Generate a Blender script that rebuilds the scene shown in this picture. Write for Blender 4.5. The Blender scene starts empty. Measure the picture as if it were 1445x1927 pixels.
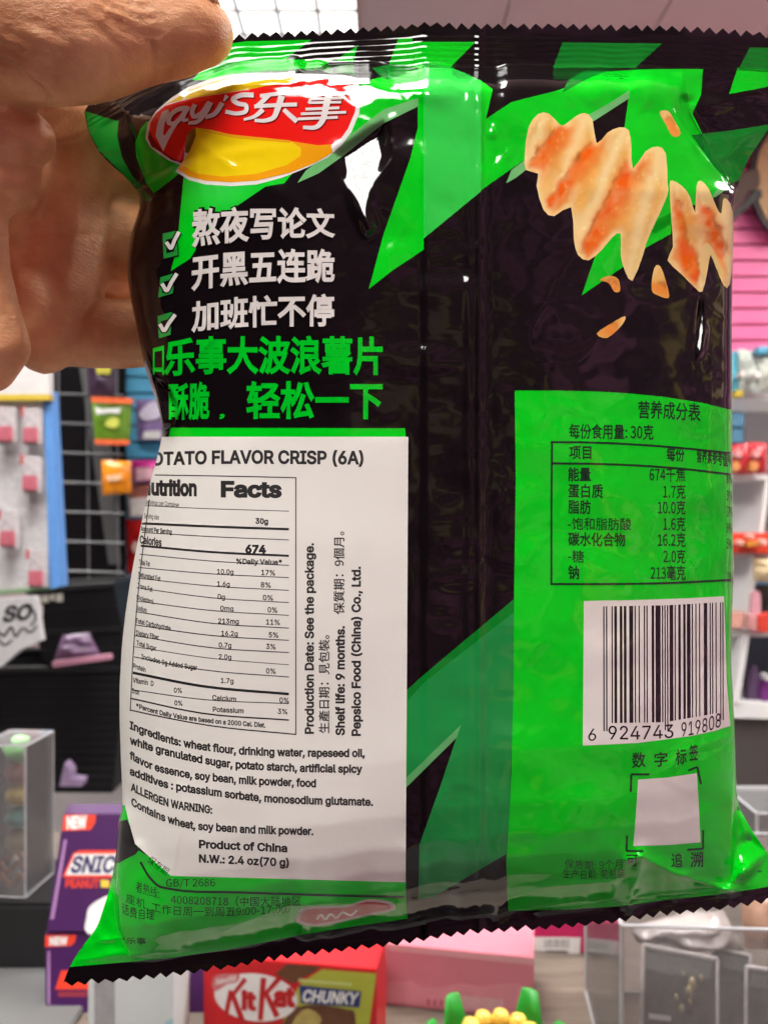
import bpy, bmesh, math, os
import numpy as np
from mathutils import Vector, Matrix
from mathutils.geometry import delaunay_2d_cdt, tessellate_polygon

SC = bpy.context.scene
COL = SC.collection
rng = np.random.RandomState(7)

# ------------------------------------------------------------------ camera
F = 1563.0            # focal length of the phone in photo pixels (photo 1445 x 1927)
CX, CY = 722.5, 963.5
CZ = 1.45             # the phone is held at eye height
cam = bpy.data.cameras.new("camera")
cam.sensor_fit = 'VERTICAL'
cam.sensor_height = 36.0
cam.lens = 36.0 * F / 1927.0
cam.clip_start = 0.02
cam.clip_end = 60.0
cam.dof.use_dof = True
cam.dof.focus_distance = 0.246
cam.dof.aperture_fstop = 17.0
cam_o = bpy.data.objects.new("camera", cam)
COL.objects.link(cam_o)
cam_o.location = (0, 0, CZ)
cam_o.rotation_euler = (math.radians(90), 0, 0)
SC.camera = cam_o

# ------------------------------------------------------------------ world: the dim rest of the shop, out of frame
world = bpy.data.worlds.new("World")
SC.world = world
world.use_nodes = True
wn = world.node_tree.nodes
wl = world.node_tree.links
wtc = wn.new("ShaderNodeTexCoord")
wno = wn.new("ShaderNodeTexNoise")
wno.inputs["Scale"].default_value = 3.6
wno.inputs["Detail"].default_value = 3.0
wno.inputs["Distortion"].default_value = 0.6
wra = wn.new("ShaderNodeValToRGB")
cr = wra.color_ramp
cr.elements[0].position = 0.30
cr.elements[0].color = (0.02, 0.025, 0.045, 1)
cr.elements[1].position = 0.72
cr.elements[1].color = (0.55, 0.40, 0.36, 1)
for p_, c_ in ((0.40, (0.20, 0.07, 0.11, 1)), (0.46, (0.45, 0.17, 0.28, 1)), (0.505, (0.03, 0.025, 0.04, 1)), (0.55, (0.20, 0.09, 0.12, 1)), (0.60, (0.05, 0.045, 0.07, 1)), (0.645, (0.60, 0.40, 0.12, 1))):
    e = cr.elements.new(p_)
    e.color = c_
wl.new(wtc.outputs["Generated"], wno.inputs["Vector"])
wl.new(wno.outputs["Fac"], wra.inputs["Fac"])
# viewer's shade put into the world colour: darker at left, lighter to the right
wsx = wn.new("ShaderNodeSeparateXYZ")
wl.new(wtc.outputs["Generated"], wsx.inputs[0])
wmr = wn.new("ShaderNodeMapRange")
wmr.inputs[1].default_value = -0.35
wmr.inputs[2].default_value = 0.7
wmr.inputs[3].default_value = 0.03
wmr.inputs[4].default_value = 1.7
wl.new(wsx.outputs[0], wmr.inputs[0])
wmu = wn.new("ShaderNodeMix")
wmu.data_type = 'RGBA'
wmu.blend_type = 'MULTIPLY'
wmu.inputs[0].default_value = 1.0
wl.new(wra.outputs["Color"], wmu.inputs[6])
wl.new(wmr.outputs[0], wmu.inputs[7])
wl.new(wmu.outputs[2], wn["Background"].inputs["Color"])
wn["Background"].inputs["Strength"].default_value = 1.25

SC.view_settings.view_transform = 'Standard'
SC.view_settings.look = 'None'
SC.view_settings.exposure = 0.0
SC.view_settings.gamma = 1.0
SC.view_settings.use_curve_mapping = False
SC.cycles.use_denoising = True
SC.cycles.max_bounces = 10
SC.cycles.transparent_max_bounces = 16
SC.cycles.sample_clamp_indirect = 6.0

CEIL = CZ + 2.10      # ceiling height
PANEL_L = 39.0        # radiance of the ceiling light diffusers


# ------------------------------------------------------------------ helpers
def at(x, y, d):
    """world point seen at photo pixel (x, y) when it stands d metres in front of the phone"""
    return Vector(((x - CX) / F * d, d, CZ - (y - CY) / F * d))


def srgb(r, g, b):
    f = lambda c: (c / 255.0) / 12.92 if c <= 10 else ((c / 255.0 + 0.055) / 1.055) ** 2.4
    return (f(r), f(g), f(b))


MATS = {}


def mat(name, col, rough=0.5, metal=0.0, spec=0.5, var=0.12, scale=40.0, bump=0.0, bscale=200.0, coat=0.0, trans=0.0):
    if name in MATS:
        return MATS[name]
    m = bpy.data.materials.new(name)
    m.use_nodes = True
    n, l = m.node_tree.nodes, m.node_tree.links
    b = n["Principled BSDF"]
    tc = n.new("ShaderNodeTexCoord")
    no = n.new("ShaderNodeTexNoise")
    no.inputs["Scale"].default_value = scale
    no.inputs["Detail"].default_value = 4.0
    mx = n.new("ShaderNodeMix")
    mx.data_type = 'RGBA'
    mx.inputs[6].default_value = (*[c * (1 - var) for c in col], 1)
    mx.inputs[7].default_value = (*[min(1, c * (1 + var)) for c in col], 1)
    l.new(tc.outputs["Object"], no.inputs["Vector"])
    l.new(no.outputs["Fac"], mx.inputs[0])
    l.new(mx.outputs[2], b.inputs["Base Color"])
    b.inputs["Roughness"].default_value = rough
    b.inputs["Metallic"].default_value = metal
    b.inputs["Specular IOR Level"].default_value = spec
    b.inputs["Coat Weight"].default_value = coat
    b.inputs["Transmission Weight"].default_value = trans
    if bump > 0:
        n2 = n.new("ShaderNodeTexNoise")
        n2.inputs["Scale"].default_value = bscale
        n2.inputs["Detail"].default_value = 3.0
        bp = n.new("ShaderNodeBump")
        bp.inputs["Strength"].default_value = bump
        bp.inputs["Distance"].default_value = 0.002
        l.new(tc.outputs["Object"], n2.inputs["Vector"])
        l.new(n2.outputs["Fac"], bp.inputs["Height"])
        l.new(bp.outputs["Normal"], b.inputs["Normal"])
    MATS[name] = m
    return m


def acrylic(name="clear_acrylic", tint=(0.97, 0.97, 0.98), haze=0.13):
    if name in MATS:
        return MATS[name]
    m = bpy.data.materials.new(name)
    m.use_nodes = True
    n, l = m.node_tree.nodes, m.node_tree.links
    n.remove(n["Principled BSDF"])
    out = n["Material Output"]
    tr = n.new("ShaderNodeBsdfTransparent")
    tr.inputs[0].default_value = (*tint, 1)
    gl = n.new("ShaderNodeBsdfGlossy")
    gl.inputs["Roughness"].default_value = 0.08
    df = n.new("ShaderNodeBsdfDiffuse")
    df.inputs[0].default_value = (0.8, 0.8, 0.82, 1)
    fr = n.new("ShaderNodeFresnel")
    fr.inputs[0].default_value = 1.5
    no = n.new("ShaderNodeTexNoise")
    no.inputs["Scale"].default_value = 60
    mr = n.new("ShaderNodeMath")
    mr.operation = 'MULTIPLY'
    mr.inputs[1].default_value = haze * 2
    l.new(no.outputs["Fac"], mr.inputs[0])
    m1 = n.new("ShaderNodeMixShader")
    l.new(mr.outputs[0], m1.inputs[0])
    l.new(tr.outputs[0], m1.inputs[1])
    l.new(df.outputs[0], m1.inputs[2])
    m2 = n.new("ShaderNodeMixShader")
    l.new(fr.outputs[0], m2.inputs[0])
    l.new(m1.outputs[0], m2.inputs[1])
    l.new(gl.outputs[0], m2.inputs[2])
    l.new(m2.outputs[0], out.inputs["Surface"])
    MATS[name] = m
    return m


def emis(name, col, strength):
    m = bpy.data.materials.new(name)
    m.use_nodes = True
    n, l = m.node_tree.nodes, m.node_tree.links
    n.remove(n["Principled BSDF"])
    e = n.new("ShaderNodeEmission")
    e.inputs[0].default_value = (*col, 1)
    e.inputs[1].default_value = strength
    l.new(e.outputs[0], n["Material Output"].inputs["Surface"])
    MATS[name] = m
    return m


def mesh_obj(name, verts, faces, m, parent=None, smooth=False):
    me = bpy.data.meshes.new(name)
    me.from_pydata([tuple(v) for v in verts], [], faces)
    me.update()
    if isinstance(m, (list, tuple)):
        for q in m:
            me.materials.append(q)
    elif m:
        me.materials.append(m)
    if smooth:
        me.polygons.foreach_set("use_smooth", [True] * len(me.polygons))
    o = bpy.data.objects.new(name, me)
    COL.objects.link(o)
    if parent is not None:
        o.parent = parent
    return o


def bm_obj(name, bm, m, parent=None, smooth=False):
    me = bpy.data.meshes.new(name)
    bm.to_mesh(me)
    bm.free()
    if m:
        me.materials.append(m)
    if smooth:
        me.polygons.foreach_set("use_smooth", [True] * len(me.polygons))
    o = bpy.data.objects.new(name, me)
    COL.objects.link(o)
    if parent is not None:
        o.parent = parent
    return o


def tag(o, label, cat, group=None, kind=None):
    if label:
        o["label"] = label
    if cat:
        o["category"] = cat
    if group:
        o["group"] = group
    if kind:
        o["kind"] = kind
    return o


def thing(name, label, cat, group=None, loc=(0, 0, 0)):
    o = bpy.data.objects.new(name, None)
    o.empty_display_size = 0.02
    COL.objects.link(o)
    o.location = loc
    return tag(o, label, cat, group)


def hexa(bm, o, a, b, c):
    """box from corner o along edge vectors a, b, c, with its own vertices"""
    o, a, b, c = Vector(o), Vector(a), Vector(b), Vector(c)
    v = [bm.verts.new(o + a * i + b * j + c * k) for k in (0, 1) for j in (0, 1) for i in (0, 1)]
    for f in ((0, 2, 3, 1), (4, 5, 7, 6), (0, 1, 5, 4), (2, 6, 7, 3), (0, 4, 6, 2), (1, 3, 7, 5)):
        bm.faces.new([v[i] for i in f])
    return v


def box_bm(o, a, b, c, bev=0.0, seg=2):
    bm = bmesh.new()
    hexa(bm, o, a, b, c)
    bmesh.ops.recalc_face_normals(bm, faces=bm.faces[:])
    if bev > 0:
        bmesh.ops.bevel(bm, geom=bm.edges[:], offset=bev, segments=seg, affect='EDGES', clamp_overlap=True)
    return bm


def local(o, root):
    """hang o under root without moving it in the world (root only translated)"""
    o.parent = root
    o.matrix_parent_inverse = Matrix.Translation(-Vector(root.location))
    return o


def aabox(name, x0, x1, y0, y1, z0, z1, m, parent=None, bev=0.0):
    o = bm_obj(name, box_bm((x0, y0, z0), (x1 - x0, 0, 0), (0, y1 - y0, 0), (0, 0, z1 - z0), bev), m)
    if parent is not None:
        local(o, parent)
    return o


# ---------- lettering: outlines of Blender's bundled fonts, emboldened and triangulated
_fd = os.path.join(bpy.utils.system_resource('DATAFILES'), 'fonts')


def _font(n):
    try:
        return bpy.data.fonts.load(os.path.join(_fd, n))
    except Exception:
        return None


FONTS = {'sans': _font('Inter.woff2'), 'cjk': _font('Noto Sans CJK Regular.woff2')}
_dg = None


_out = {}


def prefetch(strings, font, res=3):
    """outlines of many strings at once: one text object, one string per line"""
    todo = [s for s in dict.fromkeys(strings) if (s, font) not in _out]
    if not todo:
        return
    c = bpy.data.curves.new('lettering', 'FONT')
    c.body = "\n".join(todo)
    if FONTS[font]:
        c.font = FONTS[font]
    c.resolution_u = res
    c.space_line = 4.0
    c.fill_mode = 'NONE'
    o = bpy.data.objects.new('lettering', c)
    COL.objects.link(o)
    dg = bpy.context.evaluated_depsgraph_get()
    ev = o.evaluated_get(dg)
    me = ev.to_mesh()
    n = len(me.vertices)
    co = np.zeros(n * 3)
    me.vertices.foreach_get('co', co)
    co = co.reshape(-1, 3)[:, :2]
    ed = np.zeros(len(me.edges) * 2, np.int32)
    me.edges.foreach_get('vertices', ed)
    nb = [[] for _ in range(n)]
    for a, b in ed.reshape(-1, 2).tolist():
        nb[a].append(b)
        nb[b].append(a)
    ev.to_mesh_clear()
    bpy.data.objects.remove(o)
    bpy.data.curves.remove(c)
    for s in todo:
        _out[(s, font)] = []
    seen = np.zeros(n, bool)
    pitch = None
    loops = []
    for s0 in range(n):
        if seen[s0] or len(nb[s0]) < 2:
            continue
        lp = [s0]
        seen[s0] = True
        prev, cur = s0, (s0 + 1 if (s0 + 1 < n and s0 + 1 in nb[s0]) else nb[s0][0])
        while cur != s0 and not seen[cur]:
            lp.append(cur)
            seen[cur] = True
            q = nb[cur]
            prev, cur = cur, (q[0] if q[0] != prev else q[1])
        p = co[lp]
        p = p[np.linalg.norm(p - np.roll(p, 1, 0), axis=1) > 1e-5]
        if len(p) >= 3:
            loops.append(p)
    # the lines lie 4 units apart (times the font's own line height, which is 1 here)
    for p in loops:
        k = int(round(-(p[:, 1].mean() - 0.3) / 4.0))
        k = min(max(k, 0), len(todo) - 1)
        _out[(todo[k], font)].append(p + np.array([0, 4.0 * k]))


def outlines(s, font):
    if (s, font) not in _out:
        prefetch([s], font)
    return _out[(s, font)]


_capcache = {}


def cap_height(font):
    if font not in _capcache:
        lp = outlines('H' if font == 'sans' else '国', font)
        a = np.concatenate(lp)
        _capcache[font] = (a[:, 1].max() - min(0, a[:, 1].min()), min(0, a[:, 1].min()))
    return _capcache[font]


def offset_loop(p, d):
    a = p - np.roll(p, 1, 0)
    b = np.roll(p, -1, 0) - p
    a /= np.linalg.norm(a, axis=1)[:, None] + 1e-12
    b /= np.linalg.norm(b, axis=1)[:, None] + 1e-12
    na = np.stack([a[:, 1], -a[:, 0]], 1)
    nbm = np.stack([b[:, 1], -b[:, 0]], 1)
    m = na + nbm
    L2 = (m * m).sum(1)
    m = m / np.maximum(L2, 0.55)[:, None] * 2
    return p + m * d


def winding(C, loops):
    wind = np.zeros(len(C))
    for l in loops:
        q = np.roll(l, -1, 0)
        for s in range(0, len(C), 20000):
            cx, cy = C[s:s + 20000, :1], C[s:s + 20000, 1:]
            x0, y0, x1, y1 = l[:, 0][None], l[:, 1][None], q[:, 0][None], q[:, 1][None]
            isl = (x1 - x0) * (cy - y0) - (cx - x0) * (y1 - y0)
            wind[s:s + 20000] += ((y0 <= cy) & (y1 > cy) & (isl > 0)).sum(1) - ((y0 > cy) & (y1 <= cy) & (isl < 0)).sum(1)
    return wind


def glyph_loops(s, font, bold):
    """outlines of a string in units of the cap height, baseline at 0, x from 0; outer loops run anticlockwise"""
    loops = outlines(s, font)
    if not loops:
        return None
    ch, base = cap_height(font)
    loops = [(l - np.array([0, base])) / ch for l in loops]
    area = sum(0.5 * np.sum(l[:, 0] * np.roll(l[:, 1], -1) - np.roll(l[:, 0], -1) * l[:, 1]) for l in loops)
    if area < 0:
        loops = [l[::-1] for l in loops]
    if bold:
        loops = [offset_loop(l, bold) for l in loops]
    x0 = min(l[:, 0].min() for l in loops)
    return [l - np.array([x0, 0]) for l in loops]


def glyphs(s, font, bold):
    """(verts, tris) of a string"""
    loops = glyph_loops(s, font, bold)
    if loops is None:
        return None
    pts, edges = [], []
    for l in loops:
        k = len(pts)
        pts += [Vector((float(a), float(b))) for a, b in l]
        edges += [(k + i, k + (i + 1) % len(l)) for i in range(len(l))]
    r = delaunay_2d_cdt(pts, edges, [], 0, 1e-6)
    V = np.array([(v[0], v[1]) for v in r[0]])
    T = np.array([f for f in r[2] if len(f) == 3], int)
    return V, T[winding(V[T].mean(1), loops) > 0]


def poly_tris(p):
    p = [Vector((float(a), float(b), 0)) for a, b in p]
    t = tessellate_polygon([p])
    return np.array([(v.x, v.y) for v in p]), np.array(t, int)


def smooth_poly(p, n=4):
    """Catmull-Rom closed curve through p"""
    p = np.array(p, float)
    out = []
    N = len(p)
    for i in range(N):
        a, b, c, d = p[(i - 1) % N], p[i], p[(i + 1) % N], p[(i + 2) % N]
        for k in range(n):
            t = k / n
            out.append(0.5 * (2 * b + (c - a) * t + (2 * a - 5 * b + 4 * c - d) * t * t + (3 * b - a - 3 * c + d) * t ** 3))
    return np.array(out)


def smooth_line(p, n=5):
    """smooth curve through p, paced by chord length so uneven points never fold it back"""
    p = np.array(p, float)
    if len(p) < 3:
        return p
    t = np.concatenate([[0], np.cumsum(np.linalg.norm(np.diff(p, axis=0), axis=1))])
    m = np.gradient(p, t, axis=0)
    out = []
    for i in range(len(p) - 1):
        h = t[i + 1] - t[i]
        for k in range(n):
            s = k / n
            out.append((2 * s ** 3 - 3 * s * s + 1) * p[i] + (s ** 3 - 2 * s * s + s) * h * m[i] + (3 * s * s - 2 * s ** 3) * p[i + 1] + (s ** 3 - s * s) * h * m[i + 1])
    out.append(p[-1])
    return np.array(out)


def stroke_poly(p, w0, w1=None):
    p = smooth_line(p)
    w1 = w0 if w1 is None else w1
    d = np.gradient(p, axis=0)
    d /= np.linalg.norm(d, axis=1)[:, None] + 1e-9
    nn = np.stack([-d[:, 1], d[:, 0]], 1)
    w = np.linspace(w0, w1, len(p))[:, None] / 2
    return np.vstack([p + nn * w, (p - nn * w)[::-1]])


def on_path(V, path, h0, h1=None, shear=0.0, stretch=True, wv=None):
    """lay glyph verts (cap-height units) along a polyline in picture-like (y down) coordinates"""
    path = smooth_line(path, 6)
    seg = np.linalg.norm(np.diff(path, axis=0), axis=1)
    acc = np.concatenate([[0], np.cumsum(seg)])
    Lp = acc[-1]
    h1 = h0 if h1 is None else h1
    wv = V[:, 0].max() if wv is None else wv
    t = V[:, 0] / wv if stretch else V[:, 0] * h0 / Lp
    bx = np.interp(t * Lp, acc, path[:, 0])
    by = np.interp(t * Lp, acc, path[:, 1])
    dx, dy = path[-1] - path[0]
    L = math.hypot(dx, dy)
    up = np.array([0.0, -1.0]) if abs(dx) > abs(dy) * 1.5 else np.array([dy / L, -dx / L])
    fw = np.array([dx / L, dy / L])
    h = h0 + (h1 - h0) * t
    x = bx + V[:, 1] * h * (up[0] + fw[0] * shear)
    y = by + V[:, 1] * h * (up[1] + fw[1] * shear)
    return np.stack([x, y], 1)


def vnoise(x, y, seed=0):
    r = np.random.RandomState(seed).rand(64, 64)
    xi, yi = np.floor(x).astype(int), np.floor(y).astype(int)
    fx, fy = x - xi, y - yi
    fx, fy = fx * fx * fx * (fx * (6 * fx - 15) + 10), fy * fy * fy * (fy * (6 * fy - 15) + 10)
    g = lambda a, b: r[a % 64, b % 64]
    return (g(xi, yi) * (1 - fx) + g(xi + 1, yi) * fx) * (1 - fy) + (g(xi, yi + 1) * (1 - fx) + g(xi + 1, yi + 1) * fx) * fy - 0.5


def seg_dist(X, Y, pts):
    best = np.full(X.shape, 1e9)
    side = np.zeros(X.shape)
    for (x0, y0), (x1, y1) in zip(pts[:-1], pts[1:]):
        dx, dy = x1 - x0, y1 - y0
        L2 = dx * dx + dy * dy + 1e-9
        t = np.clip(((X - x0) * dx + (Y - y0) * dy) / L2, 0, 1)
        d = np.hypot(X - x0 - t * dx, Y - y0 - t * dy)
        s = np.sign((X - x0) * dy - (Y - y0) * dx)
        side = np.where(d < best, s, side)
        best = np.minimum(best, d)
    return best, side


def poly_sd(X, Y, pts):
    """signed distance to a polygon, negative inside"""
    d, _ = seg_dist(X, Y, list(pts) + [pts[0]])
    ins = np.zeros(X.shape, bool)
    n = len(pts)
    for i in range(n):
        x0, y0 = pts[i]
        x1, y1 = pts[(i + 1) % n]
        if y0 == y1:
            continue
        c = ((y0 > Y) != (y1 > Y)) & (X < (x1 - x0) * (Y - y0) / (y1 - y0) + x0)
        ins ^= c
    return np.where(ins, -d, d)


def sstep(a, b, x):
    t = np.clip((x - a) / (b - a), 0, 1)
    return t * t * (3 - 2 * t)
# ================================================================== THE SHOP BEHIND
COUNTER = CZ - 0.50


def st(o):
    o["kind"] = "structure"
    return o


class Face:
    """a flat face of a carton: find the point of it seen at a photo pixel, and lay prints on it"""
    def __init__(s, o, u, v, parent):
        s.o, s.u, s.v = Vector(o), Vector(u), Vector(v)
        s.n = s.u.cross(s.v).normalized()
        if s.n.y > 0:
            s.n = -s.n
        s.parent = parent

    def hit(s, x, y, lift):
        r = Vector(((x - CX) / F, 1.0, -(y - CY) / F))
        c = Vector((0, 0, CZ))
        o = s.o + s.n * lift
        t = (o - c).dot(s.n) / r.dot(s.n)
        return c + r * t

    def poly(s, name, loops, m, layer=1, smooth=0):
        V, Fc = [], []
        for l in loops:
            l = smooth_poly(l, smooth) if smooth else l
            v, t = poly_tris(l)
            k = len(V)
            V += [s.hit(x, y, 0.00025 * layer) for x, y in v]
            Fc += [tuple(int(i) + k for i in f) for f in t]
        return local(mesh_obj(name, V, Fc, m), s.parent)

    def text(s, name, string, path, h, m, layer=2, font='sans', bold=0.04, shear=0.0, h1=None):
        g = glyphs(string, font, bold)
        p = on_path(g[0], path, h, h1, shear)
        V = [s.hit(x, y, 0.00025 * layer) for x, y in p]
        return local(mesh_obj(name, V, [tuple(map(int, f)) for f in g[1]], m), s.parent)


def carton(name, label, cat, tl, tr, bl, depth_v, m, group=None, bev=0.0008):
    tl, tr, bl = Vector(tl), Vector(tr), Vector(bl)
    root = thing(name, label, cat, group, loc=(bl + (tr - tl) * 0.5 + Vector(depth_v) * 0.5))
    b = bm_obj("carton_body", box_bm(bl, tr - tl, Vector(depth_v), tl - bl, bev), m)
    local(b, root)
    return root, Face(tl, tr - tl, bl - tl, root)


def prism_px(name, pts, d, thick, m, parent=None, bev=0.0):
    bm = bmesh.new()
    fr = [bm.verts.new(at(x, y, d)) for x, y in pts]
    bk = [bm.verts.new(at(x, y, d) + Vector((0, thick, 0))) for x, y in pts]
    n = len(pts)
    bm.faces.new(fr)
    bm.faces.new(bk[::-1])
    for i in range(n):
        bm.faces.new((fr[i], fr[(i + 1) % n], bk[(i + 1) % n], bk[i]))
    bmesh.ops.recalc_face_normals(bm, faces=bm.faces[:])
    if bev:
        bmesh.ops.bevel(bm, geom=bm.edges[:], offset=bev, segments=2, affect='EDGES', clamp_overlap=True)
    o = bm_obj(name, bm, m)
    return local(o, parent) if parent is not None else o


def puff(name, quad, d, bulge, m, parent=None, wr=0.15, seed=0, n=14):
    """a filled pouch: two sheets joined at the rim"""
    tl, tr, br, bl = [np.array(q, float) for q in quad]
    V, Fc = [], []
    for sgn in (-1, 1):
        k0 = len(V)
        for j in range(n + 1):
            for i in range(n + 1):
                u, v = i / n, j / n
                p = (tl * (1 - u) + tr * u) * (1 - v) + (bl * (1 - u) + br * u) * v
                b = (math.sin(math.pi * u) * math.sin(math.pi * v)) ** 0.6 * bulge
                b *= 1 + wr * 4 * float(vnoise(np.array(u * 4 + seed), np.array(v * 5 + seed * 1.7), 50))
                V.append(at(p[0], p[1], d) + Vector((0, sgn * b, 0)))
        for j in range(n):
            for i in range(n):
                a = k0 + j * (n + 1) + i
                f = (a, a + 1, a + n + 2, a + n + 1)
                Fc.append(f if sgn > 0 else f[::-1])
    o = mesh_obj(name, V, Fc, m, None, True)
    return local(o, parent) if parent is not None else o


def ball(bm, c, r, sx=1, sy=1, sz=1, seg=16):
    g = bmesh.ops.create_uvsphere(bm, u_segments=seg, v_segments=seg // 2, radius=r)
    for v in g['verts']:
        v.co = Vector((v.co.x * sx, v.co.y * sy, v.co.z * sz)) + Vector(c)


def tube(bm, pts, r, seg=8, r1=None):
    pts = [Vector(p) for p in pts]
    rings = []
    for i, p in enumerate(pts):
        t = (pts[min(i + 1, len(pts) - 1)] - pts[max(i - 1, 0)]).normalized()
        a = t.orthogonal().normalized()
        if rings:
            a = (pa - t * pa.dot(t)).normalized()
        pa = a
        b = t.cross(a)
        rr = r if r1 is None else r + (r1 - r) * i / (len(pts) - 1)
        rings.append([bm.verts.new(p + (a * math.cos(2 * math.pi * k / seg) + b * math.sin(2 * math.pi * k / seg)) * rr) for k in range(seg)])
    for A, B in zip(rings[:-1], rings[1:]):
        for k in range(seg):
            bm.faces.new((A[k], A[(k + 1) % seg], B[(k + 1) % seg], B[k]))
    bm.faces.new(rings[0][::-1])
    bm.faces.new(rings[-1])


# ------------------------------------------------------------------ ceiling, floor
M_ceil = mat("painted_ceiling", (0.76, 0.60, 0.565), 0.85, var=0.05, scale=3, bump=0.1, bscale=300)
bm = bmesh.new()
x = 0.514 - 0.662 * 8
while x < 4.6:
    hexa(bm, (x + 0.004, -1.9, CEIL), (0.654, 0, 0), (0, 6.6, 0), (0, 0, 0.02))
    x += 0.662
hexa(bm, (-5, -1.9, CEIL + 0.024), (9.8, 0, 0), (0, 6.6, 0), (0, 0, 0.02))
st(bm_obj("ceiling", bm, M_ceil))
st(aabox("floor", -5, 5, -0.6, 4.8, -0.05, 0.0, mat("floor_vinyl", (0.22, 0.21, 0.21), 0.35, var=0.08, scale=6)))

M_dif = emis("light_diffuser", (1.0, 0.97, 0.92), PANEL_L)
M_dim = emis("weak_light_diffuser", (1.0, 0.98, 0.93), 2.8)
M_frame = mat("light_frame", srgb(92, 66, 70), 0.5)
M_blade = mat("louvre_white", (0.75, 0.75, 0.73), 0.6)
LIGHTS = [(-1.11, 3.28, "bright louvred ceiling light above the packet, beside the thumb tip"), (-0.95, -1.80, "ceiling light over the phone, behind the viewer"),
          (-0.95, 0.45, "unseen ceiling light added above the hand to brighten the thumb"), (1.75, 1.0, "unseen ceiling light added off to the right to fill the shop with light"), (-2.9, 2.6, "unseen ceiling light added off to the left to brighten the background"), (2.9, 1.9, "unseen ceiling light added at far right to brighten the far walls")]  # last four are out of view, added to brighten thumb and shop
lamp0 = None
for lx, ly, lab_ in LIGHTS:
    if lamp0 is None:
        r = thing("ceiling_light", lab_, "ceiling light", "ceiling light panels", loc=(lx, ly, CEIL))
        w_, h_ = 1.0, 1.2
        bm = bmesh.new()
        hexa(bm, (0.006, 0.006, -0.012), (w_ - 0.012, 0, 0), (0, h_ - 0.012, 0), (0, 0, 0.008))
        bm_obj("diffuser", bm, M_dif, r)
        bm = bmesh.new()
        for a_ in (0, w_ - 0.006):
            hexa(bm, (a_, 0, -0.022), (0.006, 0, 0), (0, h_, 0), (0, 0, 0.021))
        for a_ in (0, h_ - 0.006):
            hexa(bm, (0.0061, a_, -0.022), (w_ - 0.0122, 0, 0), (0, 0.006, 0), (0, 0, 0.021))
        bm_obj("frame", bm, M_frame, r)
        bm = bmesh.new()
        for k in range(1, 6):
            hexa(bm, (k * 0.1667 - 0.008, 0.0065, -0.020), (0.016, 0, 0), (0, h_ - 0.013, 0), (0, 0, 0.0075))
        for k in range(1, 7):
            hexa(bm, (0.0065, k * 0.1714 - 0.008, -0.0205), (w_ - 0.013, 0, 0), (0, 0.016, 0), (0, 0, 0.0075))
        bm_obj("louvre", bm, M_blade, r)
        lamp0 = r
    else:
        r = lamp0.copy()
        COL.objects.link(r)
        r.location = (lx, ly, CEIL)
        r["label"] = lab_
        for ch in lamp0.children:
            c = ch.copy()
            COL.objects.link(c)
            c.parent = r
            if ch.name == "diffuser":
                c.data = ch.data.copy()
                c.data.materials[0] = M_dif
# the fitting in view is dimmed so its louvre lines show
bpy.data.objects["diffuser"].data.materials[0] = M_dim

# ------------------------------------------------------------------ far walls
tag(aabox("wall", -4.6, 4.6, 4.62, 4.72, 0, CEIL, mat("mauve_paint", (0.36, 0.27, 0.28), 0.8, var=0.06, scale=4)), "plain mauve shop wall far behind the packet", "wall")


def slat_wall(label, x0, x1, y0, y1, d, pitch, col, name):
    r = thing("slat_wall", label, "slat wall", loc=at((x0 + x1) / 2, y1, d))
    a, b = at(x0, y0, d), at(x1, y1, d)
    M1 = mat(name, col, 0.45, var=0.06, scale=8)
    M2 = mat(name + "_groove", [c * 0.42 for c in col], 0.6)
    bm = bmesh.new()
    z = b.z
    while z < a.z:
        h = min(pitch - 0.014, a.z - z)
        hexa(bm, (a.x, d, z), (b.x - a.x, 0, 0), (0, 0.02, 0), (0, 0, h))
        z += pitch
    local(bm_obj("slats", bm, M1), r)
    local(aabox("backing", a.x + .001, b.x - .001, d + 0.022, d + 0.04, b.z, a.z, M2), r)
    return r


slat_wall("pink slat wall at the right edge, above the white shelves", 1010, 1640, 120, 668, 4.40, 0.0845, (0.86, 0.14, 0.36), "pink_laminate")
slat_wall("light blue slat wall between the black grid and the packet", 214, 560, 330, 1198, 4.30, 0.0845, (0.10, 0.42, 0.66), "blue_laminate")
slat_wall("dull blue slat wall seen through the white shelves", 1150, 1640, 700, 1340, 4.45, 0.085, (0.06, 0.19, 0.30), "dull_blue_laminate")
# tan and brown rounded cut-out hanging on the pink wall
r = thing("wall_cutout", "tan and brown rounded cut-out with black rim on the pink wall", "wall decoration", loc=at(1475, 430, 4.3))
el = [(1478 + 56 * math.cos(t), 335 + 98 * math.sin(t)) for t in np.linspace(0, 2 * math.pi, 40, endpoint=False)]
eo = [(1478 + 66 * math.cos(t), 335 + 110 * math.sin(t)) for t in np.linspace(0, 2 * math.pi, 40, endpoint=False)]
prism_px("rim", eo, 4.30, 0.03, mat("black_board", (0.02, 0.015, 0.015), 0.5), r)
prism_px("tan_panel", el, 4.29, 0.009, mat("tan_board", (0.55, 0.33, 0.16), 0.6, var=0.2, scale=10), r)
prism_px("brown_arm", smooth_poly([(1352, 372), (1375, 345), (1400, 325), (1425, 318), (1428, 350), (1410, 360), (1390, 385), (1362, 405)], 4), 4.28, 0.02, mat("brown_board", (0.10, 0.055, 0.04), 0.6), r)
prism_px("black_edge", smooth_poly([(1366, 408), (1390, 388), (1412, 364), (1430, 356), (1432, 372), (1418, 382), (1400, 396), (1372, 420)], 4), 4.285, 0.02, MATS["black_board"], r)

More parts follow.
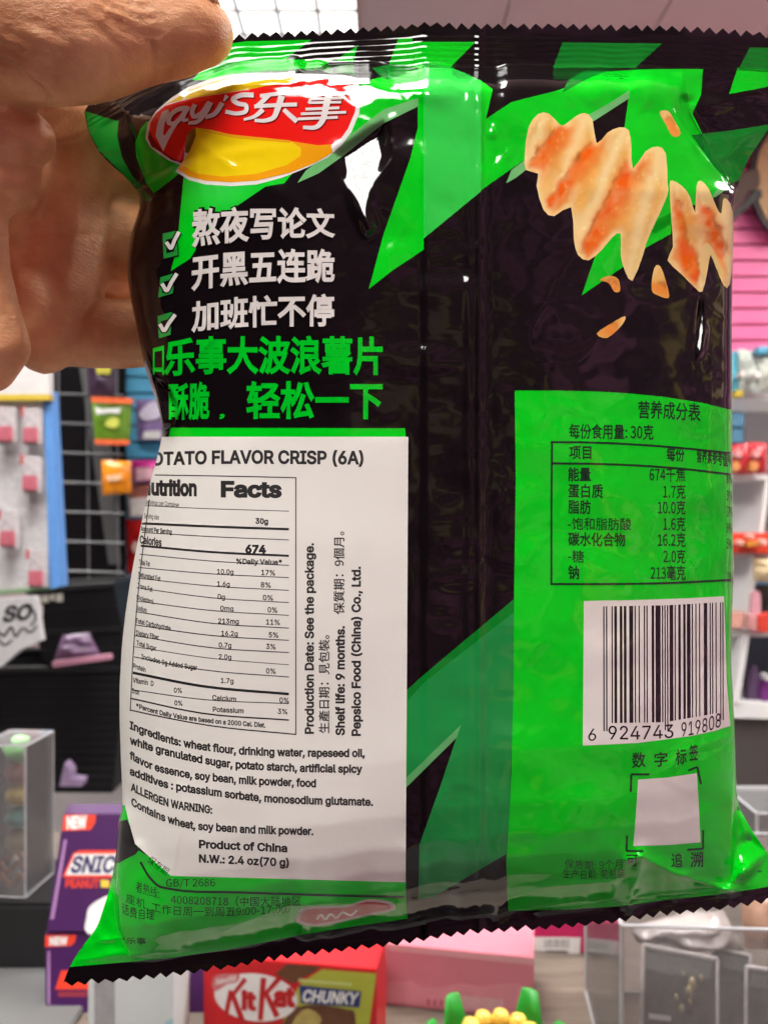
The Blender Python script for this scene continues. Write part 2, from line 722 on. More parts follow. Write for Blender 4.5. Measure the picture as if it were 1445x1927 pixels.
# ------------------------------------------------------------------ left: black grid, hanging pouches
tag(prism_px("black_backboard", [(60, 300), (232, 300), (232, 1180), (60, 1180)], 4.05, 0.05, mat("black_panel", (0.006, 0.005, 0.006), 0.9, spec=0.05)), "black panel behind the wire grid on the left", "display panel")
tag(prism_px("grey_post", [(150, 690), (196, 690), (224, 1062), (205, 1062)], 3.98, 0.03, mat("dark_grey_board", (0.05, 0.05, 0.05), 0.6)), "dark grey slanted board leaning behind the wire grid", "board")
r = thing("wire_grid", "black wire display grid left of the blue slat wall", "display grid", loc=at(160, 1110, 3.8))
bm = bmesh.new()
for px in (112, 166, 222):
    tube(bm, [at(px - 4, 500, 3.8), at(px + 2, 1115, 3.8)], 0.0055, 6)
for py in np.arange(520, 1110, 55.5):
    tube(bm, [at(70, py - 2, 3.79), at(234, py + 3, 3.79)], 0.0055, 6)
local(bm_obj("wires", bm, mat("grid_steel", (0.11, 0.11, 0.12), 0.4, 0.2)), r)

M_w = mat("white_print", (0.75, 0.74, 0.73), 0.5, var=0.2, scale=60)


def pouch(label, quad, d, col, extra, seed, bulge=0.03):
    r = thing("snack_pouch", label, "snack pouch", "pouches hanging on the far wall", loc=at((quad[2][0] + quad[3][0]) / 2, quad[2][1], d))
    nm = "pouch_film_%d_%d_%d" % tuple(int(c * 99) for c in col)
    puff("pouch_body", quad, d, bulge, mat(nm, col, 0.3, var=0.45, scale=22), r, 0.2, seed)
    for nme, pts, c in extra:
        prism_px(nme, pts, d - bulge - 0.012, 0.006, mat("print_%d_%d_%d" % tuple(int(q * 99) for q in c), c, 0.4, var=0.35, scale=45), r)
    return r


ORG = (0.80, 0.13, 0.04)
pouch("green pouch with orange bands above and below, on the wire grid", [(172, 748), (250, 752), (244, 836), (180, 836)], 3.74, (0.12, 0.25, 0.02),
      [("top_band", [(172, 746), (250, 750), (249, 760), (173, 757)], ORG), ("bottom_band", [(179, 826), (244, 828), (243, 837), (180, 836)], ORG),
       ("lettering", [(178, 765), (192, 770), (226, 768), (224, 778), (205, 776), (182, 780)], (0.75, 0.77, 0.72)), ("emblem", smooth_poly([(198, 800), (206, 788), (220, 786), (224, 798), (214, 806)], 3), (0.55, 0.60, 0.10))], 1)
pouch("lilac pouch behind the packet's edge on the blue wall", [(256, 752), (330, 752), (326, 830), (260, 828)], 4.22, (0.24, 0.16, 0.36),
      [("white_patch", smooth_poly([(262, 778), (285, 756), (305, 760), (300, 785), (275, 792)], 3), (0.6, 0.55, 0.68)), ("white_label", [(270, 812), (302, 810), (302, 826), (270, 826)], (0.62, 0.62, 0.62))], 2)
pouch("orange pouch hanging below the green one", [(191, 866), (248, 868), (247, 928), (194, 932)], 3.72, (0.85, 0.24, 0.01), [("lettering", [(200, 895), (226, 892), (228, 903), (202, 906)], (0.85, 0.5, 0.3))], 3)
pouch("magenta pouch next to the orange one", [(248, 866), (310, 866), (308, 908), (250, 908)], 4.19, (0.55, 0.02, 0.25), [("lettering", [(256, 880), (290, 880), (288, 902), (256, 905)], (0.70, 0.40, 0.48))], 4)
pouch("dull red and white pouch under the magenta one", [(240, 910), (306, 908), (300, 975), (242, 972)], 4.2, (0.30, 0.10, 0.08), [("white_label", [(244, 938), (290, 936), (288, 970), (246, 972)], (0.62, 0.58, 0.56))], 5)
pouch("bright red pouch lowest on the blue wall", [(238, 977), (300, 977), (296, 1078), (240, 1080)], 4.2, (0.42, 0.01, 0.012), [("white_mark", smooth_poly([(248, 1030), (256, 1018), (262, 1028), (256, 1042)], 3), (0.65, 0.45, 0.4))], 6)
pouch("dark purple pouch with yellow top under the fingers", [(164, 676), (218, 676), (216, 745), (168, 745)], 3.72, (0.045, 0.025, 0.05), [("yellow_header", [(180, 684), (212, 686), (206, 704), (182, 703)], (0.45, 0.42, 0.05))], 7)

# ------------------------------------------------------------------ left: board of small packets
r = thing("display_board", "white speckled display board with blue right edge, at the far left", "display board", loc=at(20, 1120, 2.3))
prism_px("board", [(-140, 735), (84, 745), (97, 1108), (-140, 1128)], 2.32, 0.03, mat("speckled_board", (0.56, 0.55, 0.56), 0.7, var=0.35, scale=70), r)
prism_px("blue_edge", [(82, 735), (97, 735), (116, 1104), (94, 1108)], 2.30, 0.05, mat("blue_edge", (0.10, 0.27, 0.62), 0.5), r)
prism_px("green_foot", [(-140, 1121), (96, 1104), (97, 1110), (-140, 1130)], 2.315, 0.04, mat("green_edge", (0.18, 0.34, 0.16), 0.5), r)
r = thing("header_sign", "white sign with yellow lower edge on top of the board", "sign", loc=at(20, 752, 2.28))
prism_px("sign_board", [(-140, 640), (93, 640), (93, 742), (-140, 742)], 2.28, 0.03, mat("white_board", (0.62, 0.61, 0.60), 0.6), r)
prism_px("yellow_edge", [(-140, 743), (93, 743), (92, 752), (-140, 752)], 2.275, 0.035, mat("yellow_edge", (0.65, 0.48, 0.05), 0.5), r)
pk = None
for (x_, y_, lab_) in ((-2, 766, "small pink and clear packet at the board's top left"), (45, 768, "small pink and clear packet at the board's top right"), (44, 858, "small pink and clear packet in the board's second row"),
                       (2, 962, "small pink and clear packet alone at the board's middle left"), (55, 1036, "small pink and clear packet lowest on the board")):
    o_ = at(x_, y_, 2.27)
    if pk is None:
        pk = thing("small_packet", lab_, "small packet", "small packets on the board", loc=o_)
        s_ = 2.27 / F
        aabox("clear_bag", o_.x, o_.x + 34 * s_, 2.262, 2.278, o_.z - 70 * s_, o_.z, mat("cloudy_bag", (0.50, 0.47, 0.48), 0.25, var=0.5, scale=90), pk, 0.004)
        aabox("pink_charm", o_.x + 3 * s_, o_.x + 31 * s_, 2.252, 2.261, o_.z - 66 * s_, o_.z - 37 * s_, mat("pink_charm", (0.46, 0.12, 0.16), 0.5, var=0.3, scale=60), pk, 0.003)
        aabox("red_tab", o_.x - 2 * s_, o_.x + 2 * s_, 2.258, 2.272, o_.z - 16 * s_, o_.z + 2 * s_, mat("red_tab", (0.45, 0.08, 0.09), 0.5), pk)
        pk0 = o_
    else:
        c0 = pk.copy()
        COL.objects.link(c0)
        c0["label"] = lab_
        c0.location = o_
        for ch in pk.children:
            c = ch.copy()
            COL.objects.link(c)
            c.parent = c0
            c.matrix_parent_inverse = ch.matrix_parent_inverse.copy()
# hand-lettered sign under the board
r = thing("lettered_sign", "white board with black hand lettering under the packet board", "sign", loc=at(20, 1250, 2.2))
pl_ = [(-90, 1134), (66, 1122), (78, 1206), (40, 1222), (0, 1256), (-90, 1300)]
prism_px("sign_board", pl_, 2.20, 0.03, mat("chalk_white", (0.46, 0.46, 0.47), 0.7, var=0.2, scale=50), r)
fc_ = Face(at(-90, 1134, 2.199), Vector((1, 0, 0)), Vector((0, 0, -1)), r)
M_bk = mat("black_ink", (0.02, 0.02, 0.022), 0.6)
fc_.text("lettering", "SO", [(4, 1170), (58, 1164)], 27, M_bk, 2, 'sans', 0.07, 0.25)
for k, pts in enumerate(([(-10, 1182), (8, 1196), (22, 1180), (30, 1198), (44, 1182), (58, 1190), (70, 1178)], [(-30, 1214), (-8, 1200), (10, 1214), (24, 1204)], [(46, 1140), (60, 1146), (68, 1162), (58, 1178)])):
    fc_.poly("brush_stroke", [stroke_poly(pts, 5, 3)], M_bk, 2 + k)

# ------------------------------------------------------------------ shopping baskets
M_bas = mat("black_plastic", (0.007, 0.007, 0.008), 0.5, spec=0.2, var=0.2, scale=20)
M_bas2 = mat("black_plastic_rib", (0.010, 0.010, 0.011), 0.5, spec=0.2, var=0.2, scale=20)


def basket(label, tl, tr, bl, br, d, dep, nrib, group="black shopping baskets"):
    """tapered basket with a rolled rim and ribbed sides"""
    r = thing("shopping_basket", label, "basket", group, loc=at((bl[0] + br[0]) / 2, bl[1], d))
    A, B, C_, D_ = at(*tl, d), at(*tr, d), at(*br, d), at(*bl, d)
    back = Vector((0, dep, 0))
    inn = Vector((0, dep * 0.08, 0))
    sh = bmesh.new()
    V = [sh.verts.new(p) for p in (A, B, C_ + inn, D_ + inn, A + back, B + back, C_ + back - inn, D_ + back - inn)]
    for f in ((0, 1, 2, 3), (5, 4, 7, 6), (4, 0, 3, 7), (1, 5, 6, 2), (3, 2, 6, 7)):
        sh.faces.new([V[i] for i in f])
    local(bm_obj("shell", sh, M_bas), r)
    rm = bmesh.new()
    tube(rm, [A, B, B + back, A + back, A], 0.014, 8)
    local(bm_obj("rim", rm, M_bas2), r)
    rb = bmesh.new()
    for k in range(1, nrib):
        t = k / nrib
        p, q = A + (D_ + inn - A) * t, B + (C_ + inn - B) * t
        tube(rb, [p + Vector((0, -.001, 0)), q + Vector((0, -.001, 0))], 0.0035, 6)
    local(bm_obj("ribs", rb, M_bas2), r)
    return r, Face(A, B - A, D_ - A, r)


basket("wide ribbed black basket lowest in the stack at the left", (-90, 1262), (236, 1258), (-70, 1496), (206, 1498), 3.0, 0.42, 15)
b2, f2 = basket("small black basket with white lettering on its rim", (54, 1112), (214, 1100), (70, 1192), (226, 1182), 2.95, 0.30, 2)
for k, (xa, xb, ya, yb) in enumerate(((78, 92, 1119, 1134), (95, 103, 1118, 1130), (106, 119, 1117, 1132), (76, 82, 1138, 1158))):
    f2.poly("white_mark", [[(xa, ya), (xb, ya - 1), (xb, yb), (xa, yb)]], mat("cream_print", (0.50, 0.48, 0.42), 0.6, var=0.3, scale=80), 3)
basket("black basket holding purple pouches, in the middle of the stack", (66, 1190), (230, 1182), (84, 1262), (226, 1258), 2.98, 0.34, 2)
r = thing("purple_pouch", "purple pouch with pink strip in the middle basket", "pouch", loc=at(150, 1255, 2.86))
puff("pouch_body", [(118, 1196), (168, 1190), (192, 1236), (102, 1242)], 2.88, 0.035, mat("purple_film", (0.17, 0.10, 0.19), 0.35, var=0.6, scale=40), r, 0.3, 9)
prism_px("pink_strip", [(98, 1246), (206, 1232), (208, 1241), (101, 1256)], 2.83, 0.03, mat("pink_strip", (0.52, 0.24, 0.33), 0.5), r)
r = thing("lilac_packet", "lilac packet lying by the foot of the basket stack", "packet", loc=at(140, 1475, 2.92))
prism_px("packet_body", [(122, 1436), (134, 1450), (134, 1466), (156, 1468), (154, 1480), (112, 1480)], 2.9, 0.05, mat("lilac_film", (0.34, 0.25, 0.40), 0.45, var=0.3, scale=40), r)

# ------------------------------------------------------------------ right: white shelf unit
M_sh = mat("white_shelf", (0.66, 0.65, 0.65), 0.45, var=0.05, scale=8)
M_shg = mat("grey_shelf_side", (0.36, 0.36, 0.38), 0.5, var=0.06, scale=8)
r = thing("shelf_unit", "white shelf unit along the right edge, full of small goods", "shelf unit", loc=at(1420, 1350, 3.3))
for y0, y1 in ((737, 749), (892, 903), (1040, 1047), (1186, 1196), (1322, 1350)):
    prism_px("shelf", [(1340, y0 - 2), (1640, y0 + 8), (1640, y1 + 8), (1340, y1)], 3.25, 0.40, M_sh, r)
prism_px("divider", [(1418, 903), (1640, 903), (1640, 895), (1418, 895)], 3.24, 0.02, M_sh, r)
prism_px("divider", [(1440, 904), (1448, 904), (1432, 1038), (1424, 1038)], 3.22, 0.40, M_sh, r)
prism_px("divider", [(1417, 1046), (1427, 1046), (1410, 1184), (1401, 1184)], 3.22, 0.40, M_sh, r)
prism_px("divider", [(1399, 1196), (1410, 1196), (1390, 1322), (1378, 1322)], 3.22, 0.40, M_sh, r)
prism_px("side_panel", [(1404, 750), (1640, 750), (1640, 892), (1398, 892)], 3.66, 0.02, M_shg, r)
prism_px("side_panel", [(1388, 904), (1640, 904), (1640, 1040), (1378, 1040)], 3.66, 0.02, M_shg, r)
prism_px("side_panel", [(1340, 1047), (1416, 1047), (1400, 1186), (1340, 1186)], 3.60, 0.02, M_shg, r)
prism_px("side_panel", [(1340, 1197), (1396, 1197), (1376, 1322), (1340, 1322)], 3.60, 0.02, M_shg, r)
prism_px("back_panel", [(1400, 1197), (1640, 1197), (1640, 1330), (1380, 1330)], 3.64, 0.02, mat("navy_back", (0.035, 0.055, 0.085), 0.5), r)
prism_px("back_panel", [(1418, 1100), (1640, 1100), (1640, 1186), (1404, 1186)], 3.64, 0.02, mat("dark_back", (0.05, 0.045, 0.035), 0.5), r)
tag(prism_px("shelf_plinth", [(1340, 1351), (1640, 1358), (1640, 1560), (1340, 1560)], 3.28, 0.35, mat("plinth_brown", (0.055, 0.046, 0.044), 0.5)), "dark brown plinth under the white shelf unit", "plinth")


def goods(name, label, cat, parts_, d, group="goods on the white shelves"):
    allp = [p for q in parts_ for p in q[1]]
    r = thing(name, label, cat, group, loc=at(np.mean([p[0] for p in allp]), max(p[1] for p in allp), d))
    for nm, pts, col, dd in parts_:
        if len(pts) == 4 and nm.endswith("bag"):
            puff(nm, pts, d + dd, 0.03, mat("goods_%d_%d_%d" % tuple(int(c * 99) for c in col), col, 0.35, var=0.5, scale=45), r, 0.3, int(pts[0][0]))
        else:
            prism_px(nm, pts, d + dd, 0.05, mat("goods_%d_%d_%d" % tuple(int(c * 99) for c in col), col, 0.4, var=0.4, scale=40), r, 0.004)
    return r


goods("gift_bag", "clear gift bag with blue side on the top shelf", "gift bag", [("blue_side", [(1372, 662), (1391, 660), (1390, 736), (1372, 736)], (0.10, 0.42, 0.55), 0.01), ("clear_bag", [(1388, 656), (1422, 662), (1420, 737), (1390, 737)], (0.46, 0.50, 0.46), 0),
                                                                                ("white_tag", smooth_poly([(1394, 700), (1402, 698), (1403, 708), (1395, 709)], 3), (0.7, 0.62, 0.58), -0.05)], 3.2)
goods("gift_bag", "clear gift bag with blue top further right on the top shelf", "gift bag", [("clear_bag", [(1420, 660), (1470, 656), (1468, 738), (1421, 738)], (0.50, 0.52, 0.47), 0), ("blue_top", [(1425, 652), (1470, 650), (1470, 664), (1427, 666)], (0.10, 0.36, 0.52), -0.05),
                                                                                                 ("white_tag", smooth_poly([(1418, 702), (1428, 698), (1432, 708), (1424, 712)], 3), (0.75, 0.68, 0.66), -0.06)], 3.2)
goods("shelf_ticket", "yellow ticket on the front of the top shelf", "shelf ticket", [("ticket", smooth_poly([(1382, 738), (1391, 733), (1399, 740), (1396, 746), (1384, 746)], 3), (0.55, 0.40, 0.04), 0)], 3.19)
for k, (qx, lb_) in enumerate(((1372, "red sweet bag nearest the packet on the second shelf"), (1406, "red and white sweet bag next to it, further right"))):
    goods("sweet_bag", lb_, "sweet bag", [("red_bag", [(qx, 838 - 6 * k), (qx + 36, 834), (qx + 35, 893), (qx, 892)], (0.50, 0.03, 0.04), 0), ("pale_spot", smooth_poly([(qx + 12, 850), (qx + 22, 846), (qx + 25, 858), (qx + 14, 862)], 3), (0.66, 0.30, 0.30), -0.05),
                                          ("orange_spot", smooth_poly([(qx + 6, 872), (qx + 18, 868), (qx + 20, 884), (qx + 8, 887)], 3), (0.60, 0.25, 0.08), -0.05)], 3.2, "red sweet bags on the second shelf")
goods("sweet_box", "long red box with pale dots on the third shelf", "box", [("box_body", [(1370, 1003), (1480, 1003), (1480, 1044), (1370, 1040)], (0.66, 0.05, 0.02), 0), ("pale_dot", smooth_poly([(1390, 1020), (1396, 1016), (1400, 1022), (1394, 1027)], 3), (0.75, 0.42, 0.36), -0.06),
                                                                           ("pale_dot", smooth_poly([(1410, 1008), (1416, 1005), (1420, 1010), (1414, 1014)], 3), (0.75, 0.5, 0.45), -0.06), ("pale_dot", smooth_poly([(1432, 1018), (1440, 1014), (1444, 1022), (1436, 1027)], 3), (0.75, 0.45, 0.4), -0.06),
                                                                           ("amber_patch", smooth_poly([(1404, 1022), (1424, 1018), (1428, 1026), (1408, 1030)], 3), (0.55, 0.22, 0.03), -0.06)], 3.18)
goods("tan_pouch", "tan and yellow pouch under the long red box", "pouch", [("tan_bag", [(1416, 1050), (1470, 1050), (1470, 1096), (1418, 1094)], (0.55, 0.42, 0.24), 0)], 3.2)
goods("pink_bottle", "pale pink bottle standing on the fourth shelf", "bottle", [("bottle_body", smooth_poly([(1414, 1186), (1414, 1125), (1418, 1113), (1428, 1113), (1431, 1125), (1430, 1186)], 3), (0.55, 0.27, 0.32), 0)], 3.2)
goods("red_pack", "red pack beside the pale pink bottle", "pack", [("pack_body", [(1426, 1158), (1475, 1152), (1475, 1192), (1426, 1190)], (0.60, 0.05, 0.03), 0), ("pale_end", [(1412, 1158), (1424, 1157), (1424, 1188), (1412, 1186)], (0.6, 0.28, 0.28), -0.01)], 3.18)
goods("pale_pack", "pink and white pack behind the packet's right edge", "pack", [("pack_body", [(1366, 1154), (1402, 1152), (1400, 1184), (1366, 1182)], (0.58, 0.30, 0.24), 0)], 3.22)
goods("wood_tray", "small brown wooden tray on the fourth shelf", "tray", [("tray_body", [(1366, 1128), (1380, 1134), (1406, 1152), (1404, 1158), (1366, 1150)], (0.16, 0.09, 0.04), 0)], 3.4)
goods("purple_bottle", "dark purple bottle on the bottom shelf, left one", "bottle", [("bottle_body", smooth_poly([(1408, 1316), (1410, 1270), (1416, 1255), (1424, 1255), (1428, 1270), (1428, 1318)], 3), (0.09, 0.05, 0.11), 0)], 3.3, "purple bottles on the bottom shelf")
goods("purple_bottle", "bright purple bottle with white cap at the frame's edge", "bottle", [("bottle_body", smooth_poly([(1432, 1318), (1432, 1288), (1440, 1280), (1460, 1282), (1462, 1318)], 3), (0.13, 0.02, 0.15), 0), ("white_cap", smooth_poly([(1440, 1272), (1448, 1270), (1452, 1280), (1441, 1281)], 3), (0.6, 0.58, 0.6), -0.02)], 3.28, "purple bottles on the bottom shelf")

# ------------------------------------------------------------------ counter
M_wood = bpy.data.materials.new("grey_oak")
M_wood.use_nodes = True
n_, l_ = M_wood.node_tree.nodes, M_wood.node_tree.links
tc_ = n_.new("ShaderNodeTexCoord")
mp_ = n_.new("ShaderNodeMapping")
mp_.inputs["Scale"].default_value = (4, 70, 70)
no_ = n_.new("ShaderNodeTexNoise")
no_.inputs["Scale"].default_value = 3.0
no_.inputs["Detail"].default_value = 6.0
no_.inputs["Distortion"].default_value = 0.5
ra_ = n_.new("ShaderNodeValToRGB")
ra_.color_ramp.elements[0].position = 0.3
ra_.color_ramp.elements[0].color = (0.085, 0.066, 0.052, 1)
ra_.color_ramp.elements[1].position = 0.7
ra_.color_ramp.elements[1].color = (0.155, 0.125, 0.098, 1)
l_.new(tc_.outputs["Object"], mp_.inputs["Vector"])
l_.new(mp_.outputs["Vector"], no_.inputs["Vector"])
l_.new(no_.outputs["Fac"], ra_.inputs["Fac"])
l_.new(ra_.outputs["Color"], n_["Principled BSDF"].inputs["Base Color"])
n_["Principled BSDF"].inputs["Roughness"].default_value = 0.42
r = thing("counter", "grey brown wooden shop counter under the sweets", "counter", loc=(0, 0.8, COUNTER))
aabox("counter_top", -0.62, 1.1, 0.30, 1.30, COUNTER - 0.03, COUNTER, M_wood, r, 0.003)
aabox("counter_body", -0.58, 1.06, 0.38, 1.26, 0.0, COUNTER - 0.031, mat("counter_front", (0.10, 0.09, 0.085), 0.5), r)
tag(aabox("grey_mat", -0.48, -0.30, 0.70, 0.93, COUNTER + 0.001, COUNTER + 0.006, mat("grey_rubber", (0.10, 0.10, 0.10), 0.7), None, 0.002), "flat grey mat on the counter at bottom left", "mat")
tag(aabox("black_stand", -0.485, -0.352, 0.90, 1.02, COUNTER + 0.001, COUNTER + 0.075, mat("black_stand", (0.012, 0.012, 0.013), 0.35), None, 0.004), "black block under the clear box of sweets", "stand")

# clear box of sweets
ACR = acrylic()
M_edge = mat("acrylic_edge", (0.42, 0.42, 0.44), 0.15, var=0.2, scale=60)


def clear_box(label, o, u, v, h, lid=True, edge=0.0012, wall=0.0014, name="clear_box", group=None, uv_top=1.0):
    """open or lidded box of clear sheet, with its bright polished edges"""
    o, u, v, h = Vector(o), Vector(u), Vector(v), Vector(h)
    r = thing(name, label, "clear box", group, loc=o + (u + v) * 0.5)
    bm = bmesh.new()
    hexa(bm, o, u, v.normalized() * wall, h)
    hexa(bm, o + v - v.normalized() * wall, u, v.normalized() * wall, h)
    hexa(bm, o + v.normalized() * wall * 1.1, u.normalized() * wall, v - v.normalized() * wall * 2.2, h)
    hexa(bm, o + u - u.normalized() * wall + v.normalized() * wall * 1.1, u.normalized() * wall, v - v.normalized() * wall * 2.2, h)
    if lid:
        hexa(bm, o + h + h.normalized() * 0.0003, u, v, h.normalized() * wall)
    local(bm_obj("clear_walls", bm, ACR), r)
    bm = bmesh.new()
    for c in (o, o + u, o + v, o + u + v):
        tube(bm, [c, c + h], edge, 6)
    for a, b in ((o, o + u), (o + u, o + u + v), (o + u + v, o + v), (o + v, o)):
        tube(bm, [a + h, b + h], edge, 6)
        tube(bm, [a, b], edge * 0.8, 6)
    local(bm_obj("polished_edges", bm, M_edge), r)
    return r


zt = COUNTER + 0.077
ot = Vector((-0.445, 0.915, zt))
clear_box("tall clear box of coloured sweets on the black block", ot, (0.052, -0.004, 0), (0.006, 0.062, 0), (0, 0, 0.166), True, 0.0011)
cols = [((0.35, 0.85, 0.30), 0.0155, "green sweet, topmost in the tall clear box", "green_candy"), ((0.55, 0.28, 0.26), 0.0135, "mauve sweet under the green one in the tall clear box", "mauve_candy"), ((0.80, 0.62, 0.14), 0.0135, "yellow sweet in the middle of the tall clear box", "yellow_candy"),
        ((0.18, 0.50, 0.45), 0.0135, "teal sweet below the yellow one in the tall clear box", "teal_candy"), ((0.55, 0.50, 0.30), 0.014, "olive sweet near the bottom of the tall clear box", "olive_candy")]
zz = zt + 0.052
for k, (c_, r_, lab_, nm) in reversed(list(enumerate(cols))):
    bm = bmesh.new()
    ball(bm, (0, 0, 0), r_ * 1.22, 1, 1, 0.78, 24)
    for v_ in bm.verts:
        v_.co *= 1 + 0.06 * math.sin(v_.co.x * 300 + k) * math.sin(v_.co.z * 260)
    o_ = bm_obj("round_sweet", bm, mat(nm, c_, 0.3, var=0.25, scale=120, spec=0.5), None, True)
    o_.location = (ot.x + 0.033, ot.y + 0.028, zz)
    tag(o_, lab_, "sweet", "sweets in the tall clear box")
    zz += 0.0255
rib = bmesh.new()
for q in range(3):
    tube(rib, [(ot.x + 0.010 + 0.034 * t, ot.y + 0.012 + 0.012 * q, zt + 0.012 + q * 0.009 + 0.006 * math.sin(t * 9 + q * 2)) for t in np.linspace(0, 1, 24)], 0.0034, 8)
tag(bm_obj("copper_ribbon", rib, mat("copper_foil", (0.50, 0.22, 0.11), 0.3, 0.5, var=0.3, scale=150), None, True), "curled copper ribbon at the foot of the tall clear box", "ribbon")
clear_box("clear box cut off by the left frame edge", (-0.505, 0.84, COUNTER + 0.007), (0.045, 0, 0), (0, 0.06, 0), (0, 0, 0.21), True, 0.0011)

# ------------------------------------------------------------------ chocolate cartons
M_pur = mat("purple_card", srgb(62, 18, 78), 0.4, var=0.10, scale=60)
M_red = mat("orange_red_print", (0.72, 0.05, 0.02), 0.4)
M_lil = mat("lilac_print", (0.33, 0.17, 0.36), 0.4)
M_wht = mat("white_ink", (0.72, 0.71, 0.70), 0.45)
M_nav = mat("navy_ink", (0.02, 0.02, 0.10), 0.45)
M_yel = mat("yellow_ink", (0.75, 0.52, 0.05), 0.45)
tl, bl = at(120, 1532, 0.892), at(88, 1754, 0.850)
nb_ = Vector((0, 0.93, 0.30)) * 0.018
r, f = carton("chocolate_carton", "purple chocolate carton leaning back, upper of two, with NEW badge", "carton", tl, tl + Vector((0.21, 0, 0)), bl, nb_, M_pur, "purple chocolate cartons")
f.poly("badge", [[(121, 1533), (181, 1533), (180, 1548), (170, 1562), (117, 1564)]], M_red, 1)
f.text("badge_lettering", "NEW", [(126, 1559), (164, 1557)], 21, M_wht, 2, 'sans', 0.10)
f.poly("lilac_stripe", [[(121, 1580), (127, 1580), (102, 1730), (95, 1730)]], M_lil, 1)
f.poly("logo_border", [smooth_poly([(118, 1650), (138, 1606), (150, 1600), (330, 1600), (330, 1650), (290, 1652), (126, 1652)], 1)], M_red, 1)
f.poly("logo_field", [[(124, 1647), (142, 1607), (330, 1606), (326, 1646)]], M_wht, 2)
f.text("logo_lettering", "SNICKERS", [(132, 1641), (296, 1641)], 29, M_nav, 3, 'sans', 0.06, 0.25)
f.text("flavour_lettering", "PEANUT", [(124, 1670), (187, 1670)], 15, M_red, 2, 'sans', 0.06)
f.poly("yellow_mark", [[(190, 1656), (206, 1656), (206, 1670), (190, 1670)]], M_yel, 2)
f.poly("cream_swirl", [smooth_poly([(164, 1725), (168, 1708), (185, 1694), (215, 1682), (240, 1690), (240, 1757), (166, 1757)], 3)], M_wht, 2)
tl, bl = at(85, 1757, 0.852), at(86, 1907, 0.829)
r, f = carton("chocolate_carton", "purple chocolate carton underneath, lower of two, standing on the counter", "carton", tl, tl + Vector((0.21, 0, 0)), bl, (0, 0.05, 0.006), M_pur, "purple chocolate cartons")
f.poly("badge", [[(86, 1759), (144, 1759), (142, 1772), (134, 1780), (86, 1782)]], M_red, 1)
f.text("badge_lettering", "NEW", [(94, 1778), (128, 1777)], 14, M_wht, 2, 'sans', 0.10)
f.poly("lilac_stripe", [[(90, 1790), (95, 1790), (95, 1890), (90, 1890)]], M_lil, 1)
f.poly("logo_field", [[(104, 1862), (116, 1826), (300, 1826), (290, 1862)]], M_red, 1)
f.poly("flavour_bar", [[(110, 1866), (166, 1866), (164, 1876), (110, 1876)]], mat("dull_red_print", (0.25, 0.02, 0.04), 0.5), 1)

# white carton, dark carton
tl, tr = at(166, 1800, 0.70), at(326, 1800, 0.70)
r, f = carton("white_carton", "pale blue white carton under the packet's bottom left corner", "carton", tl, tr, (tl.x, tl.y, COUNTER + 0.001), (0, 0.06, 0), mat("pale_card", (0.60, 0.66, 0.67), 0.5, var=0.05, scale=30))
f.poly("grey_band", [[(177, 1802), (216, 1802), (218, 2040), (180, 2040)]], mat("grey_print", (0.33, 0.34, 0.36), 0.5, var=0.3, scale=90), 1)
f.poly("blue_tint", [smooth_poly([(296, 1960), (312, 1922), (326, 1916), (326, 1960)], 1)], mat("sky_print", (0.36, 0.58, 0.66), 0.5), 1)
tl, tr = at(322, 1800, 0.86), at(380, 1800, 0.86)
r, f = carton("dark_carton", "dark brown and maroon carton between the white and red cartons", "carton", tl, tr, (tl.x, tl.y, COUNTER + 0.001), (0, 0.05, 0), mat("maroon_card", (0.13, 0.03, 0.035), 0.45, var=0.3, scale=50))
f.poly("brown_picture", [[(326, 1802), (362, 1802), (358, 1858), (348, 1872), (326, 1876)]], mat("brown_print", (0.075, 0.05, 0.035), 0.5, var=0.5, scale=90), 1)

# red chocolate bar carton
tl, tr = at(383, 1797, 0.766), at(708, 1826, 0.742)
bl = Vector((tl.x, tl.y, COUNTER + 0.001))
dirv = (tr - tl).normalized()
dpt = Vector((-dirv.y, dirv.x, 0)).normalized() * 0.06
M_kred = mat("red_card", (0.55, 0.010, 0.016), 0.38, var=0.08, scale=40)
tr = Vector((tr.x, tr.y, tl.z))
r, f = carton("chocolate_bar_box", "red and lime chocolate bar box with oval white logo on the counter", "carton", tl, tr, bl, dpt, M_kred)
ov = [(482 + 78 * math.cos(t) , 1877 + 45 * math.sin(t) + 6 * math.cos(t)) for t in np.linspace(0, 2 * math.pi, 48, endpoint=False)]
f.poly("lime_panel", [[(606, 1824), (709, 1832), (690, 1960), (520, 1960), (548, 1880), (566, 1850)]], mat("lime_print", (0.40, 0.42, 0.045), 0.4, var=0.12, scale=40), 1)
f.poly("chocolate_picture", [[(518, 1832), (540, 1814), (604, 1818), (590, 1830), (566, 1842), (553, 1852), (530, 1840)]], mat("chocolate_print", (0.12, 0.045, 0.02), 0.4, var=0.5, scale=70), 1)
f.poly("bar_picture", [smooth_poly([(545, 1905), (575, 1892), (610, 1892), (655, 1900), (668, 1908), (655, 1960), (530, 1960)], 2)], MATS["chocolate_print"], 2)
f.poly("filling_picture", [smooth_poly([(558, 1912), (580, 1898), (604, 1914), (600, 1930), (575, 1955), (540, 1955)], 2)], mat("filling_print", (0.42, 0.33, 0.10), 0.5, var=0.4, scale=100), 3)
f.poly("oval_logo", [ov], M_wht, 4)
f.poly("maker_badge", [smooth_poly([(399, 1852), (404, 1838), (420, 1832), (450, 1834), (446, 1848), (428, 1852), (410, 1864), (402, 1862)], 3)], mat("dusty_red_print", (0.50, 0.14, 0.15), 0.45, var=0.2, scale=80), 4.6)
f.text("maker_lettering", "Nestlé", [(406, 1854), (444, 1845)], 11, M_wht, 5.2, 'sans', 0.03, 0.2)
